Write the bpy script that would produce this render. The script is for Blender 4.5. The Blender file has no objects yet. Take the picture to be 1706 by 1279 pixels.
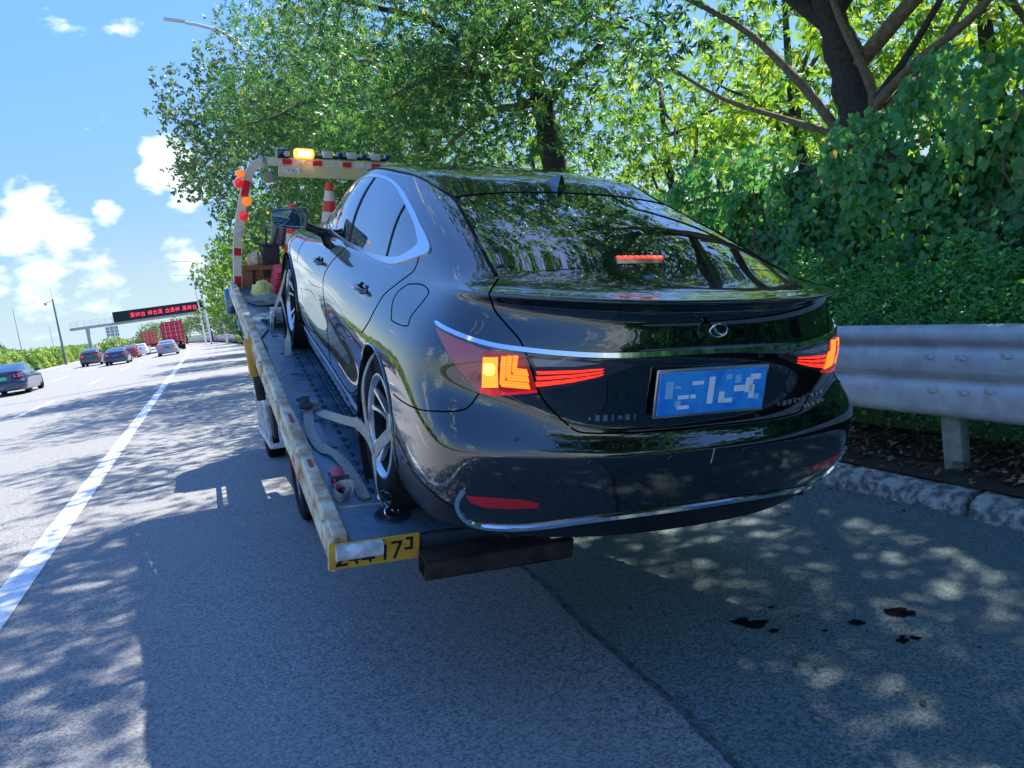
import bpy, bmesh, math, random
import numpy as np
from mathutils import Vector, Matrix, noise
from mathutils.bvhtree import BVHTree
from mathutils.geometry import delaunay_2d_cdt

SC = bpy.context.scene
COL = SC.collection
R = math.radians
PI = math.pi
random.seed(7)
rng = np.random.default_rng(11)

# ------------------------------------------------------------------ camera
cam_d = bpy.data.cameras.new('camera')
cam = bpy.data.objects.new('camera', cam_d)
COL.objects.link(cam)
cam_d.sensor_width = 36.0
cam_d.lens = 1300 / 1706 * 36.0
cam_d.clip_start = 0.05
cam_d.clip_end = 6000

def cam_matrix(roll, pitch, yaw, pos):
    r, p, y = R(roll), R(pitch), R(yaw)
    fwd = Vector((math.sin(y) * math.cos(p), math.cos(y) * math.cos(p), -math.sin(p)))
    right0 = Vector((math.cos(y), -math.sin(y), 0))
    down0 = fwd.cross(right0)
    right = right0 * math.cos(r) + down0 * math.sin(r)
    down = -right0 * math.sin(r) + down0 * math.cos(r)
    m = Matrix((right, -down, -fwd)).transposed().to_4x4()
    m.translation = Vector(pos)
    return m
cam.matrix_world = cam_matrix(8.3, 6.9, 20.84, (0, 0, 1.6))
SC.camera = cam

# ------------------------------------------------------------------ sky, sun, exposure
SUN_EL, SUN_AZ = 52.0, 54.0            # azimuth clockwise from +Y (the road's direction)
SUN_DIR = Vector((math.sin(R(SUN_AZ)) * math.cos(R(SUN_EL)), math.cos(R(SUN_AZ)) * math.cos(R(SUN_EL)), math.sin(R(SUN_EL))))
world = bpy.data.worlds.new('World')
SC.world = world
world.use_nodes = True
wn = world.node_tree
wn.nodes.clear()
def N(nt, t, **kw):
    n = nt.nodes.new(t)
    for k, v in kw.items():
        if k.startswith('i_'):
            n.inputs[k[2:].replace('_', ' ')].default_value = v
        else:
            setattr(n, k, v)
    return n
sky = N(wn, 'ShaderNodeTexSky', sky_type='NISHITA', sun_disc=False, sun_elevation=R(SUN_EL), sun_rotation=R(SUN_AZ),
        air_density=1.1, dust_density=0.25, ozone_density=2.0, altitude=20)
bgs = N(wn, 'ShaderNodeBackground')
bgs.inputs[1].default_value = 0.128
wout = N(wn, 'ShaderNodeOutputWorld')
tint = N(wn, 'ShaderNodeMix', data_type='RGBA', blend_type='MULTIPLY')
tint.inputs[0].default_value = 1.0
tint.inputs[7].default_value = (0.93, 1.00, 1.24, 1)
hs = N(wn, 'ShaderNodeHueSaturation'); hs.inputs['Saturation'].default_value = 1.22
wn.links.new(sky.outputs[0], hs.inputs['Color']); 
lum = N(wn, 'ShaderNodeRGBToBW'); wn.links.new(hs.outputs[0], lum.inputs[0])
den = N(wn, 'ShaderNodeMath', operation='MULTIPLY_ADD'); wn.links.new(lum.outputs[0], den.inputs[0]); den.inputs[1].default_value = 0.8; den.inputs[2].default_value = 1.0
rec = N(wn, 'ShaderNodeMath', operation='DIVIDE'); rec.inputs[0].default_value = 1.0; wn.links.new(den.outputs[0], rec.inputs[1])
scl = N(wn, 'ShaderNodeVectorMath', operation='SCALE'); wn.links.new(hs.outputs[0], scl.inputs[0]); wn.links.new(rec.outputs[0], scl.inputs['Scale'])
wn.links.new(scl.outputs[0], tint.inputs[6])
# clouds: noise over the view direction, gathered into cumulus banks by a few soft patches
tc = N(wn, 'ShaderNodeTexCoord')
def cloud_layer():
    L = wn.links.new
    nz = N(wn, 'ShaderNodeTexNoise', noise_dimensions='3D')
    nz.inputs['Scale'].default_value = 15.0; nz.inputs['Detail'].default_value = 9; nz.inputs['Roughness'].default_value = 0.58
    mp = N(wn, 'ShaderNodeMapping'); mp.inputs['Scale'].default_value = (1, 1, 1.9)
    L(tc.outputs['Generated'], mp.inputs[0]); L(mp.outputs[0], nz.inputs['Vector'])
    sep = N(wn, 'ShaderNodeSeparateXYZ'); L(tc.outputs['Generated'], sep.inputs[0])
    acc = None
    for (d, rad, amp) in CLOUDS:
        dv = Vector(d).normalized()
        dist = N(wn, 'ShaderNodeVectorMath', operation='DISTANCE'); L(tc.outputs['Generated'], dist.inputs[0]); dist.inputs[1].default_value = dv
        mr = N(wn, 'ShaderNodeMapRange', interpolation_type='SMOOTHSTEP'); L(dist.outputs['Value'], mr.inputs[0])
        mr.inputs[1].default_value = rad * 0.15; mr.inputs[2].default_value = rad; mr.inputs[3].default_value = amp; mr.inputs[4].default_value = 0
        if acc is None: acc = mr.outputs[0]
        else:
            mx = N(wn, 'ShaderNodeMath', operation='MAXIMUM'); L(acc, mx.inputs[0]); L(mr.outputs[0], mx.inputs[1]); acc = mx.outputs[0]
    # a broad low bank all round the horizon and loose cumulus elsewhere
    big = N(wn, 'ShaderNodeTexNoise'); big.inputs['Scale'].default_value = 2.3; big.inputs['Detail'].default_value = 2
    L(mp.outputs[0], big.inputs['Vector'])
    bm = N(wn, 'ShaderNodeMapRange'); L(big.outputs[0], bm.inputs[0]); bm.inputs[1].default_value = 0.57; bm.inputs[2].default_value = 0.75; bm.inputs[4].default_value = 0.26
    hz = N(wn, 'ShaderNodeMapRange'); L(sep.outputs[2], hz.inputs[0]); hz.inputs[1].default_value = 0.0; hz.inputs[2].default_value = 0.3; hz.inputs[3].default_value = 0.06; hz.inputs[4].default_value = 0.0
    mx = N(wn, 'ShaderNodeMath', operation='MAXIMUM'); L(acc, mx.inputs[0]); L(bm.outputs[0], mx.inputs[1])
    mx2 = N(wn, 'ShaderNodeMath', operation='MAXIMUM'); L(mx.outputs[0], mx2.inputs[0]); L(hz.outputs[0], mx2.inputs[1])
    ad = N(wn, 'ShaderNodeMath', operation='ADD'); L(mx2.outputs[0], ad.inputs[0]); L(nz.outputs[0], ad.inputs[1])
    cov = N(wn, 'ShaderNodeMapRange', interpolation_type='SMOOTHSTEP'); L(ad.outputs[0], cov.inputs[0]); cov.inputs[1].default_value = 0.66; cov.inputs[2].default_value = 0.80
    core = N(wn, 'ShaderNodeMapRange', interpolation_type='SMOOTHSTEP'); L(ad.outputs[0], core.inputs[0]); core.inputs[1].default_value = 0.70; core.inputs[2].default_value = 0.95
    cc = N(wn, 'ShaderNodeMix', data_type='RGBA'); L(core.outputs[0], cc.inputs[0])
    cc.inputs[6].default_value = (1.40, 1.75, 2.0, 1); cc.inputs[7].default_value = (2.0, 2.07, 2.15, 1)
    fin = N(wn, 'ShaderNodeMix', data_type='RGBA'); L(cov.outputs[0], fin.inputs[0]); L(tint.outputs[2], fin.inputs[6]); L(cc.outputs[2], fin.inputs[7])
    # pale summer murk low over the horizon, all the way round
    mk = N(wn, 'ShaderNodeMapRange', interpolation_type='SMOOTHERSTEP'); L(sep.outputs[2], mk.inputs[0]); mk.inputs[1].default_value = -0.02; mk.inputs[2].default_value = 0.17; mk.inputs[3].default_value = 0.9; mk.inputs[4].default_value = 0.0
    mm = N(wn, 'ShaderNodeMix', data_type='RGBA'); L(mk.outputs[0], mm.inputs[0]); L(tint.outputs[2], mm.inputs[6]); mm.inputs[7].default_value = (1.02, 1.38, 1.62, 1)
    L(mm.outputs[2], fin.inputs[6])
    return fin
# cloud bank directions (x, y, z) as seen from the hard shoulder
CLOUDS = [((-0.150, 0.976, 0.158), 0.060, 0.42), ((-0.165, 0.976, 0.138), 0.05, 0.36), ((-0.117, 0.984, 0.130), 0.05, 0.34), ((-0.075, 0.986, 0.148), 0.028, 0.30),
    ((-0.002, 0.98, 0.192), 0.050, 0.46), ((0.018, 0.985, 0.165), 0.05, 0.40), ((-0.01, 0.996, 0.085), 0.05, 0.32), ((-0.155, 0.984, 0.080), 0.06, 0.25), ((-0.10, 0.989, 0.066), 0.07, 0.23), ((-0.19, 0.98, 0.085), 0.03, 0.34),
    ((-0.9, 0.2, 0.16), 0.30, 0.30), ((-0.6, -0.7, 0.25), 0.3, 0.28), ((0.2, -0.95, 0.2), 0.4, 0.3), ((0.9, -0.3, 0.4), 0.3, 0.25), ((-0.75, 0.6, 0.22), 0.2, 0.26)]
fin = cloud_layer()
wn.links.new(fin.outputs[2], bgs.inputs[0])
wn.links.new(bgs.outputs[0], wout.inputs[0])

sun_d = bpy.data.lights.new('sun', 'SUN')
sun_d.energy = 2.0
sun_d.angle = R(0.55)
sun_d.color = (1.0, 0.945, 0.86)
sun = bpy.data.objects.new('sun', sun_d)
COL.objects.link(sun)
sun.rotation_euler = (-SUN_DIR).to_track_quat('-Z', 'Y').to_euler()
sun.location = (20, 0, 30)

SC.view_settings.view_transform = 'Standard'
SC.view_settings.look = 'None'
SC.view_settings.exposure = 2.35
SC.view_settings.gamma = 1.0
SC.render.engine = 'CYCLES'
SC.cycles.max_bounces = 8
SC.cycles.transparent_max_bounces = 16

# ------------------------------------------------------------------ ground profile (superelevated road, shoulder falls to the kerb)
def gz(x):
    if x < -1.5: return -0.01 * (x + 1.5)
    if x < 4.6: return -0.05 * (x + 1.5)
    return -0.305

# ------------------------------------------------------------------ mesh helpers
def link(o, parent=None, label=None, cat=None, group=None, kind=None):
    COL.objects.link(o)
    if parent is not None: o.parent = parent
    if label: o['label'] = label
    if cat: o['category'] = cat
    if group: o['group'] = group
    if kind: o['kind'] = kind
    return o

def thing(name, label, cat, loc=(0, 0, 0), rz=0.0, group=None, matrix=None):
    o = bpy.data.objects.new(name, None)
    o.empty_display_size = 0.1
    link(o, None, label, cat, group)
    if matrix is not None: o.matrix_world = matrix
    else:
        o.location = loc; o.rotation_euler = (0, 0, rz)
    return o

def tri_mesh(name, V, F, mats, smooth=False, idx=None):
    """V (n,3) array, F list or array of faces"""
    me = bpy.data.meshes.new(name)
    if isinstance(F, np.ndarray):
        n, k = F.shape
        me.vertices.add(len(V)); me.vertices.foreach_set('co', np.asarray(V, dtype=np.float32).ravel())
        me.loops.add(n * k); me.loops.foreach_set('vertex_index', F.astype(np.int32).ravel())
        me.polygons.add(n); me.polygons.foreach_set('loop_start', np.arange(0, n * k, k, dtype=np.int32))
        me.update(calc_edges=True)
    else:
        me.from_pydata([tuple(v) for v in V], [], [tuple(f) for f in F])
    if not isinstance(mats, (list, tuple)): mats = [mats]
    for m in mats: me.materials.append(m)
    if idx is not None: me.polygons.foreach_set('material_index', np.asarray(idx, dtype=np.int32))
    if smooth: me.polygons.foreach_set('use_smooth', np.ones(len(me.polygons), dtype=bool))
    me.update()
    return me

def smooth_line(P, k=6, closed=False):
    P = [Vector(p) for p in P]; m = len(P); out = []
    for i in range(m if closed else m - 1):
        a = P[(i - 1) % m] if closed or i > 0 else P[0]; b = P[i]; c = P[(i + 1) % m]; d = P[(i + 2) % m] if closed or i < m - 2 else P[-1]
        for t in range(k):
            t /= k
            out.append(.5 * ((2 * b) + (c - a) * t + (2 * a - 5 * b + 4 * c - d) * t * t + (3 * b - a - 3 * c + d) * t ** 3))
    if not closed: out.append(P[-1])
    return out

class MB:
    """collects primitives into one mesh"""
    def __init__(s): s.v = []; s.f = []; s.i = []; s.m = 0
    def add(s, V, F):
        b = len(s.v); s.v += [Vector(p) for p in V]; s.f += [[a + b for a in f] for f in F]; s.i += [s.m] * len(F)
        return s
    def box(s, c, d, rot=None, taper=None):
        x, y, z = d[0] / 2, d[1] / 2, d[2] / 2
        P = [Vector((a * x, b * y, e * z)) for e in (-1, 1) for b in (-1, 1) for a in (-1, 1)]
        if taper:
            for p in P[4:]: p.x *= taper[0]; p.y *= taper[1]
        if rot is not None: P = [rot @ p for p in P]
        P = [p + Vector(c) for p in P]
        return s.add(P, [(0, 2, 3, 1), (4, 5, 7, 6), (0, 1, 5, 4), (2, 6, 7, 3), (0, 4, 6, 2), (1, 3, 7, 5)])
    def bbox(s, c, d, b=0.01, rot=None):
        """box with chamfered edges"""
        x, y, z = d[0] / 2, d[1] / 2, d[2] / 2
        b = min(b, x * .9, y * .9, z * .9)
        bm = bmesh.new(); bmesh.ops.create_cube(bm, size=1)
        for v in bm.verts: v.co = Vector((v.co.x * 2 * x, v.co.y * 2 * y, v.co.z * 2 * z))
        bmesh.ops.bevel(bm, geom=list(bm.edges), offset=b, segments=2, affect='EDGES', profile=.5)
        V = [(rot @ v.co if rot is not None else v.co.copy()) + Vector(c) for v in bm.verts]
        F = [[q.index for q in f.verts] for f in bm.faces]
        bm.free()
        return s.add(V, F)
    def tube(s, pts, r, n=10, cap=True, closed=False, sq=False, twist=0.0):
        pts = [Vector(p) for p in pts]
        rr = r if isinstance(r, (list, tuple)) else [r] * len(pts)
        m = len(pts); V = []; F = []
        up = None
        for i, p in enumerate(pts):
            a = pts[(i - 1) % m] if (closed or i > 0) else p
            c = pts[(i + 1) % m] if (closed or i < m - 1) else p
            t = (c - a)
            if t.length < 1e-9: t = Vector((0, 0, 1))
            t.normalize()
            if up is None:
                up = Vector((0, 0, 1)) if abs(t.z) < .9 else Vector((0, 1, 0))
            u = up - t * up.dot(t)
            if u.length < 1e-6: u = t.orthogonal()
            u.normalize(); up = u; w = t.cross(u)
            for k in range(n):
                an = 2 * PI * k / n + twist + (PI / 4 if sq else 0)
                V.append(p + (u * math.cos(an) + w * math.sin(an)) * rr[i])
        for i in range(m if closed else m - 1):
            for k in range(n):
                a = i * n + k; b = i * n + (k + 1) % n; j = (i + 1) % m
                F.append((a, b, j * n + (k + 1) % n, j * n + k))
        if cap and not closed:
            F.append(tuple(reversed(range(n)))); F.append(tuple((m - 1) * n + k for k in range(n)))
        return s.add(V, F)
    def cyl(s, a, b, r, n=16, r2=None):
        return s.tube([a, b], [r, r if r2 is None else r2], n)
    def ribbon(s, pts, w, th, normals=None, side=None):
        """flat strap along pts, width w, thickness th"""
        pts = [Vector(p) for p in pts]; V = []; F = []
        for i, p in enumerate(pts):
            a = pts[max(i - 1, 0)]; c = pts[min(i + 1, len(pts) - 1)]
            t = (c - a).normalized()
            if side is not None: sd = Vector(side[i] if isinstance(side, list) else side)
            else:
                nn = Vector(normals[i] if isinstance(normals, list) else normals); sd = t.cross(nn)
            sd = (sd - t * sd.dot(t)).normalized(); nn = sd.cross(t).normalized()
            for (q, e) in ((-1, -1), (1, -1), (1, 1), (-1, 1)): V.append(p + sd * (q * w / 2) + nn * (e * th / 2))
        for i in range(len(pts) - 1):
            for k in range(4):
                a = i * 4 + k; b = i * 4 + (k + 1) % 4
                F.append((a, b, b + 4, a + 4))
        F.append((3, 2, 1, 0)); e = (len(pts) - 1) * 4; F.append((e, e + 1, e + 2, e + 3))
        return s.add(V, F)
    def lathe(s, prof, axis_m=None, n=48, close=False):
        """prof list of (r, h); axis +Z in axis_m"""
        V = []; F = []; m = len(prof)
        for (r, h) in prof:
            for k in range(n):
                a = 2 * PI * k / n; V.append(Vector((r * math.cos(a), r * math.sin(a), h)))
        for i in range(m if close else m - 1):
            for k in range(n):
                a = i * n + k; b = i * n + (k + 1) % n; j = (i + 1) % m
                F.append((a, b, j * n + (k + 1) % n, j * n + k))
        if axis_m is not None: V = [axis_m @ v for v in V]
        return s.add(V, F)
    def prism(s, poly, h, M=None, base=0.0):
        """poly [(x,y)] extruded along +z by h"""
        n = len(poly)
        V = [Vector((x, y, base)) for x, y in poly] + [Vector((x, y, base + h)) for x, y in poly]
        F = [tuple(reversed(range(n))), tuple(range(n, 2 * n))] + [(i, (i + 1) % n, n + (i + 1) % n, n + i) for i in range(n)]
        if M is not None: V = [M @ v for v in V]
        return s.add(V, F)
    def xf(s, M):
        s.v = [M @ v for v in s.v]; return s
    def obj(s, name, mat, parent=None, smooth=False, angle=None, xf=None, **kw):
        if xf is not None: s.xf(xf)
        me = bpy.data.meshes.new(name)
        me.from_pydata([tuple(v) for v in s.v], [], s.f)
        for m in (mat if isinstance(mat, (list, tuple)) else [mat]): me.materials.append(m)
        me.polygons.foreach_set('material_index', s.i)
        bm = bmesh.new(); bm.from_mesh(me); bmesh.ops.recalc_face_normals(bm, faces=bm.faces)
        if smooth:
            an = R(angle or 38)
            for f in bm.faces: f.smooth = True
            for e in bm.edges:
                if len(e.link_faces) == 2 and e.calc_face_angle(0) > an: e.smooth = False
        bm.to_mesh(me); bm.free(); me.update()
        o = bpy.data.objects.new(name, me)
        return link(o, parent, **kw)

def mesh_obj(name, V, F, mats, parent=None, smooth=False, idx=None, **kw):
    return link(bpy.data.objects.new(name, tri_mesh(name, V, F, mats, smooth, idx)), parent, **kw)

def copy_tree(o, parent=None, **props):
    c = o.copy(); COL.objects.link(c)
    if parent is not None: c.parent = parent
    for k, v in props.items(): c[k] = v
    for ch in list(o.children): copy_tree(ch, c)
    return c

# ------------------------------------------------------------------ materials
def mat(name, color=(0.5, 0.5, 0.5), rough=0.5, metal=0.0, coat=0.0, coat_rough=0.03, coat_ior=1.5, spec=0.5, emit=None, estr=0.0, trans=0.0, ior=1.45, alpha=1.0,
        noise_amt=0.0, noise_scale=8.0, color2=None, bump=0.0, bump_scale=60.0, sheen=0.0, detail=5, rough_var=0.0, lo=0.38, hi=0.62):
    m = bpy.data.materials.new(name); m.use_nodes = True
    nt = m.node_tree; b = nt.nodes['Principled BSDF']
    b.inputs['Base Color'].default_value = (*color, 1)
    b.inputs['Roughness'].default_value = rough
    b.inputs['Metallic'].default_value = metal
    b.inputs['Coat Weight'].default_value = coat
    b.inputs['Coat Roughness'].default_value = coat_rough
    b.inputs['Coat IOR'].default_value = coat_ior
    b.inputs['Specular IOR Level'].default_value = spec
    b.inputs['IOR'].default_value = ior
    b.inputs['Transmission Weight'].default_value = trans
    b.inputs['Alpha'].default_value = alpha
    if emit: b.inputs['Emission Color'].default_value = (*emit, 1); b.inputs['Emission Strength'].default_value = estr
    L = nt.links.new
    if color2 or rough_var or bump:
        t = nt.nodes.new('ShaderNodeTexCoord')
    if color2 or rough_var:
        nz = nt.nodes.new('ShaderNodeTexNoise'); nz.inputs['Scale'].default_value = noise_scale; nz.inputs['Detail'].default_value = detail; nz.inputs['Roughness'].default_value = .62
        L(t.outputs['Object'], nz.inputs['Vector'])
        mr = nt.nodes.new('ShaderNodeMapRange'); L(nz.outputs[0], mr.inputs[0]); mr.inputs[1].default_value = lo; mr.inputs[2].default_value = hi
        if color2:
            mx = nt.nodes.new('ShaderNodeMix'); mx.data_type = 'RGBA'; L(mr.outputs[0], mx.inputs[0])
            mx.inputs[6].default_value = (*color, 1); mx.inputs[7].default_value = (*color2, 1)
            L(mx.outputs[2], b.inputs['Base Color'])
        if rough_var:
            mr2 = nt.nodes.new('ShaderNodeMapRange'); L(nz.outputs[0], mr2.inputs[0]); mr2.inputs[1].default_value = .3; mr2.inputs[2].default_value = .7
            mr2.inputs[3].default_value = max(0.02, rough - rough_var); mr2.inputs[4].default_value = min(1, rough + rough_var); L(mr2.outputs[0], b.inputs['Roughness'])
    if bump:
        nb = nt.nodes.new('ShaderNodeTexNoise'); nb.inputs['Scale'].default_value = bump_scale; nb.inputs['Detail'].default_value = 4
        L(t.outputs['Object'], nb.inputs['Vector'])
        bp = nt.nodes.new('ShaderNodeBump'); bp.inputs['Strength'].default_value = bump; bp.inputs['Distance'].default_value = 0.01
        L(nb.outputs[0], bp.inputs['Height']); L(bp.outputs[0], b.inputs['Normal'])
    return m
# ================================================================== GROUND, ROAD, KERB, GUARDRAIL, MEDIAN
def sh(y):
    """the carriageway bends gently left beyond 80 m"""
    return 0.0 if y < 80 else -0.0004 * (y - 80) ** 2 if y < 400 else -40.96 - .256 * (y - 400)
def asphalt(name, c1, c2, c3, patchy=.5, lanes=True):
    m = bpy.data.materials.new(name); m.use_nodes = True; nt = m.node_tree; b = nt.nodes['Principled BSDF']; L = nt.links.new
    t = nt.nodes.new('ShaderNodeTexCoord')
    ag = N(nt, 'ShaderNodeTexVoronoi'); ag.inputs['Scale'].default_value = 105; L(t.outputs['Object'], ag.inputs['Vector'])
    fine = N(nt, 'ShaderNodeTexNoise'); fine.inputs['Scale'].default_value = 60; fine.inputs['Detail'].default_value = 6; fine.inputs['Roughness'].default_value = .75; L(t.outputs['Object'], fine.inputs['Vector'])
    big = N(nt, 'ShaderNodeTexNoise'); big.inputs['Scale'].default_value = .55; big.inputs['Detail'].default_value = 6; L(t.outputs['Object'], big.inputs['Vector'])
    mp = N(nt, 'ShaderNodeMapping'); mp.inputs['Scale'].default_value = (1.6, .035, 1); L(t.outputs['Object'], mp.inputs[0])
    ln = N(nt, 'ShaderNodeTexNoise'); ln.inputs['Scale'].default_value = 1; ln.inputs['Detail'].default_value = 5; L(mp.outputs[0], ln.inputs['Vector'])
    sp = N(nt, 'ShaderNodeSeparateColor'); L(ag.outputs['Color'], sp.inputs[0])
    ad = N(nt, 'ShaderNodeMath', operation='MULTIPLY_ADD'); L(sp.outputs[0], ad.inputs[0]); ad.inputs[1].default_value = .45; L(fine.outputs[0], ad.inputs[2])
    mr = N(nt, 'ShaderNodeMapRange'); L(ad.outputs[0], mr.inputs[0]); mr.inputs[1].default_value = .50; mr.inputs[2].default_value = .92
    mx = N(nt, 'ShaderNodeMix', data_type='RGBA'); L(mr.outputs[0], mx.inputs[0]); mx.inputs[6].default_value = (*c1, 1); mx.inputs[7].default_value = (*c2, 1)
    a2 = N(nt, 'ShaderNodeMath', operation='MULTIPLY_ADD'); L(ln.outputs[0], a2.inputs[0]); a2.inputs[1].default_value = .8; L(big.outputs[0], a2.inputs[2])
    m2 = N(nt, 'ShaderNodeMapRange'); L(a2.outputs[0], m2.inputs[0]); m2.inputs[1].default_value = .75; m2.inputs[2].default_value = 1.05; m2.inputs[4].default_value = patchy
    mx2 = N(nt, 'ShaderNodeMix', data_type='RGBA'); L(m2.outputs[0], mx2.inputs[0]); L(mx.outputs[2], mx2.inputs[6]); mx2.inputs[7].default_value = (*c3, 1)
    L(mx2.outputs[2], b.inputs['Base Color'])
    b.inputs['Roughness'].default_value = .82
    bp = N(nt, 'ShaderNodeBump'); bp.inputs['Strength'].default_value = .8; bp.inputs['Distance'].default_value = .008; L(ad.outputs[0], bp.inputs['Height']); L(bp.outputs[0], b.inputs['Normal'])
    return m
M_asph = asphalt('old_asphalt', (.115, .125, .13), (.42, .415, .40), (.30, .295, .285), .4)
M_asph2 = asphalt('patched_asphalt', (.055, .090, .092), (.24, .31, .30), (.10, .15, .15), .5)
M_mark = mat('road_paint', (.84, .85, .84), rough=.6, color2=(.58, .60, .60), noise_scale=9, lo=.5, hi=.72, detail=9)
M_soil = mat('soil', (.030, .022, .015), rough=1, color2=(.055, .040, .026), noise_scale=6, bump=.8, bump_scale=30)
M_field = mat('field', (.05, .085, .03), rough=1, color2=(.09, .11, .05), noise_scale=.05)

def strip_mesh(name, xs, zf, y0, y1, step, m, kind='structure', xjit=None, **kw):
    ys = [y0]
    while ys[-1] < y1: ys.append(min(y1, ys[-1] + (step if ys[-1] < 60 else step * 4)))
    V = []; n = len(xs)
    for y in ys:
        for i, x in enumerate(xs):
            xx = x + (xjit(i, y) if xjit else 0)
            V.append((xx + sh(y), y, zf(xx)))
    F = [(r * n + i, r * n + i + 1, (r + 1) * n + i + 1, (r + 1) * n + i) for r in range(len(ys) - 1) for i in range(n - 1)]
    mb = MB(); mb.add(V, F)
    me = tri_mesh(name, V, F, m); 
    return link(bpy.data.objects.new(name, me), None, kind=kind, **kw)
strip_mesh('road', [-17.2, -1.5, 4.40], gz, -80, 1400, 4, M_asph)
strip_mesh('shoulder_patch', [1.55, 2.0, 4.39], lambda x: gz(x) + .005, -12, 14, .12, M_asph2,
           xjit=lambda i, y: (.10 * min(1, max(-2.2, (y - 3.6) / 1.4)) * (1 if y < 6 else 1) + .03 * noise.noise((y * 1.3, 0, 0)) + .012 * noise.noise((y * 9, 3, 0))) if i == 0 else 0)
strip_mesh('ground', [-3000, -19.5, -17.6], lambda x: -.4 if x < -100 else .08, -80, 1400, 8, M_field)
strip_mesh('verge', [-17.6, -17.2], lambda x: .19 if x < -17.4 else .16, -80, 900, 8, mat('concrete_edge', (.45, .45, .42), rough=.9, color2=(.3, .3, .28)))
strip_mesh('ground', [9.5, 14, 3000], lambda x: -.12 if x < 10 else .3 if x < 20 else -2.0, -80, 1400, 8, M_field)
g_ = MB(); g_.add([(-4500, -4500, -3), (4500, -4500, -3), (4500, 5500, -3), (-4500, 5500, -3)], [(0, 1, 2, 3)]); g_.obj('terrain', M_field, kind='structure')
# soil bed with a lumpy surface
ys = np.arange(-6, 30, .12); xs = np.arange(4.52, 9.6, .15)
V = [(x, y, -.135 + .02 * (x > 4.6) + min(.25, max(0, (x - 5.0)) * .12) + .035 * noise.noise((x * 3, y * 3, 0)) * (x > 4.6)) for y in ys for x in xs]
nx_ = len(xs)
F = [(r * nx_ + i, r * nx_ + i + 1, (r + 1) * nx_ + i + 1, (r + 1) * nx_ + i) for r in range(len(ys) - 1) for i in range(nx_ - 1)]
mesh_obj('soil_bed', V, F, M_soil, smooth=True, kind='structure')
strip_mesh('soil_bed', [4.52, 9.6], lambda x: -.12, 29.8, 900, 8, M_soil)
# the worn joint where the two asphalt mats meet
V = []; ys = np.arange(-3, 9, .05)
for y in ys:
    xe = 1.55 + .10 * min(1, max(-2.2, (y - 3.6) / 1.4)) + .03 * noise.noise((y * 1.3, 0, 0)) + .012 * noise.noise((y * 9, 3, 0))
    w = .010 + .012 * noise.noise((y * 6, 9, 1)) + .006
    V += [(xe - w, y, gz(xe) + .0075), (xe + w * .9, y, gz(xe) + .0075)]
mesh_obj('asphalt_joint', V, [(2 * i, 2 * i + 1, 2 * i + 3, 2 * i + 2) for i in range(len(ys) - 1)], mat('joint_tar', (.035, .045, .05), rough=.9, color2=(.13, .16, .16), noise_scale=22), kind='structure')
# markings
def marking(name, x0, x1, y0, y1, parent=None):
    n = max(1, int((y1 - y0) / 8)); V = []; F = []
    for k in range(n + 1):
        y = y0 + (y1 - y0) * k / n
        V += [(x0 + sh(y), y, gz(x0) + .006), (x1 + sh(y), y, gz(x1) + .006)]
    for k in range(n): F.append((2 * k, 2 * k + 1, 2 * k + 3, 2 * k + 2))
    return mesh_obj(name, V, F, M_mark, kind='structure')
marking('edge_line', -1.66, -1.45, -60, 700)
marking('edge_line', -16.35, -16.2, -60, 700)
for x, ph in ((-5.22, 25.3), (-8.92, 39.2), (-12.55, 36.5)):
    for k in range(-4, 24):
        y = ph + 15 * k
        if y < 260: marking('lane_dash', x - .075, x + .075, y, y + 6)
# oil stains and leaves on the shoulder
M_oil = mat('oil_stain', (.003, .003, .004), rough=.8, spec=.1)
def blot(x, y, r, ax=1.0, seed=0):
    n = 30; P = []
    for k in range(n):
        a = 2 * PI * k / n; rr = r * (1 + .55 * noise.noise((math.cos(a) * 2.2 + seed, math.sin(a) * 2.2, seed)) + .35 * noise.noise((math.cos(a) * 7 + seed, math.sin(a) * 7, seed)))
        P.append((x + rr * math.cos(a) * ax, y + rr * math.sin(a)))
    V = [(px, py, gz(px) + .009) for px, py in P] + [(x, y, gz(x) + .009)]
    mesh_obj('oil_stain', V, [(i, (i + 1) % n, n) for i in range(n)], M_oil, kind='structure')
for k, (x, y, r) in enumerate(((2.86, 2.76, .05), (2.89, 2.72, .03), (2.23, 3.03, .045), (2.19, 3.09, .035), (2.62, 2.78, .028), (2.64, 2.53, .022), (2.70, 2.52, .018), (2.67, 2.56, .012), (2.44, 2.79, .012), (2.42, 3.14, .012), (2.25, 2.92, .02))): blot(x, y, r, 1.3, k * 3.1)
# fallen leaves lying on the shoulder
M_dry = mat('dry_leaf', (.30, .22, .13), rough=.8, color2=(.42, .36, .24), noise_scale=3)

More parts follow.
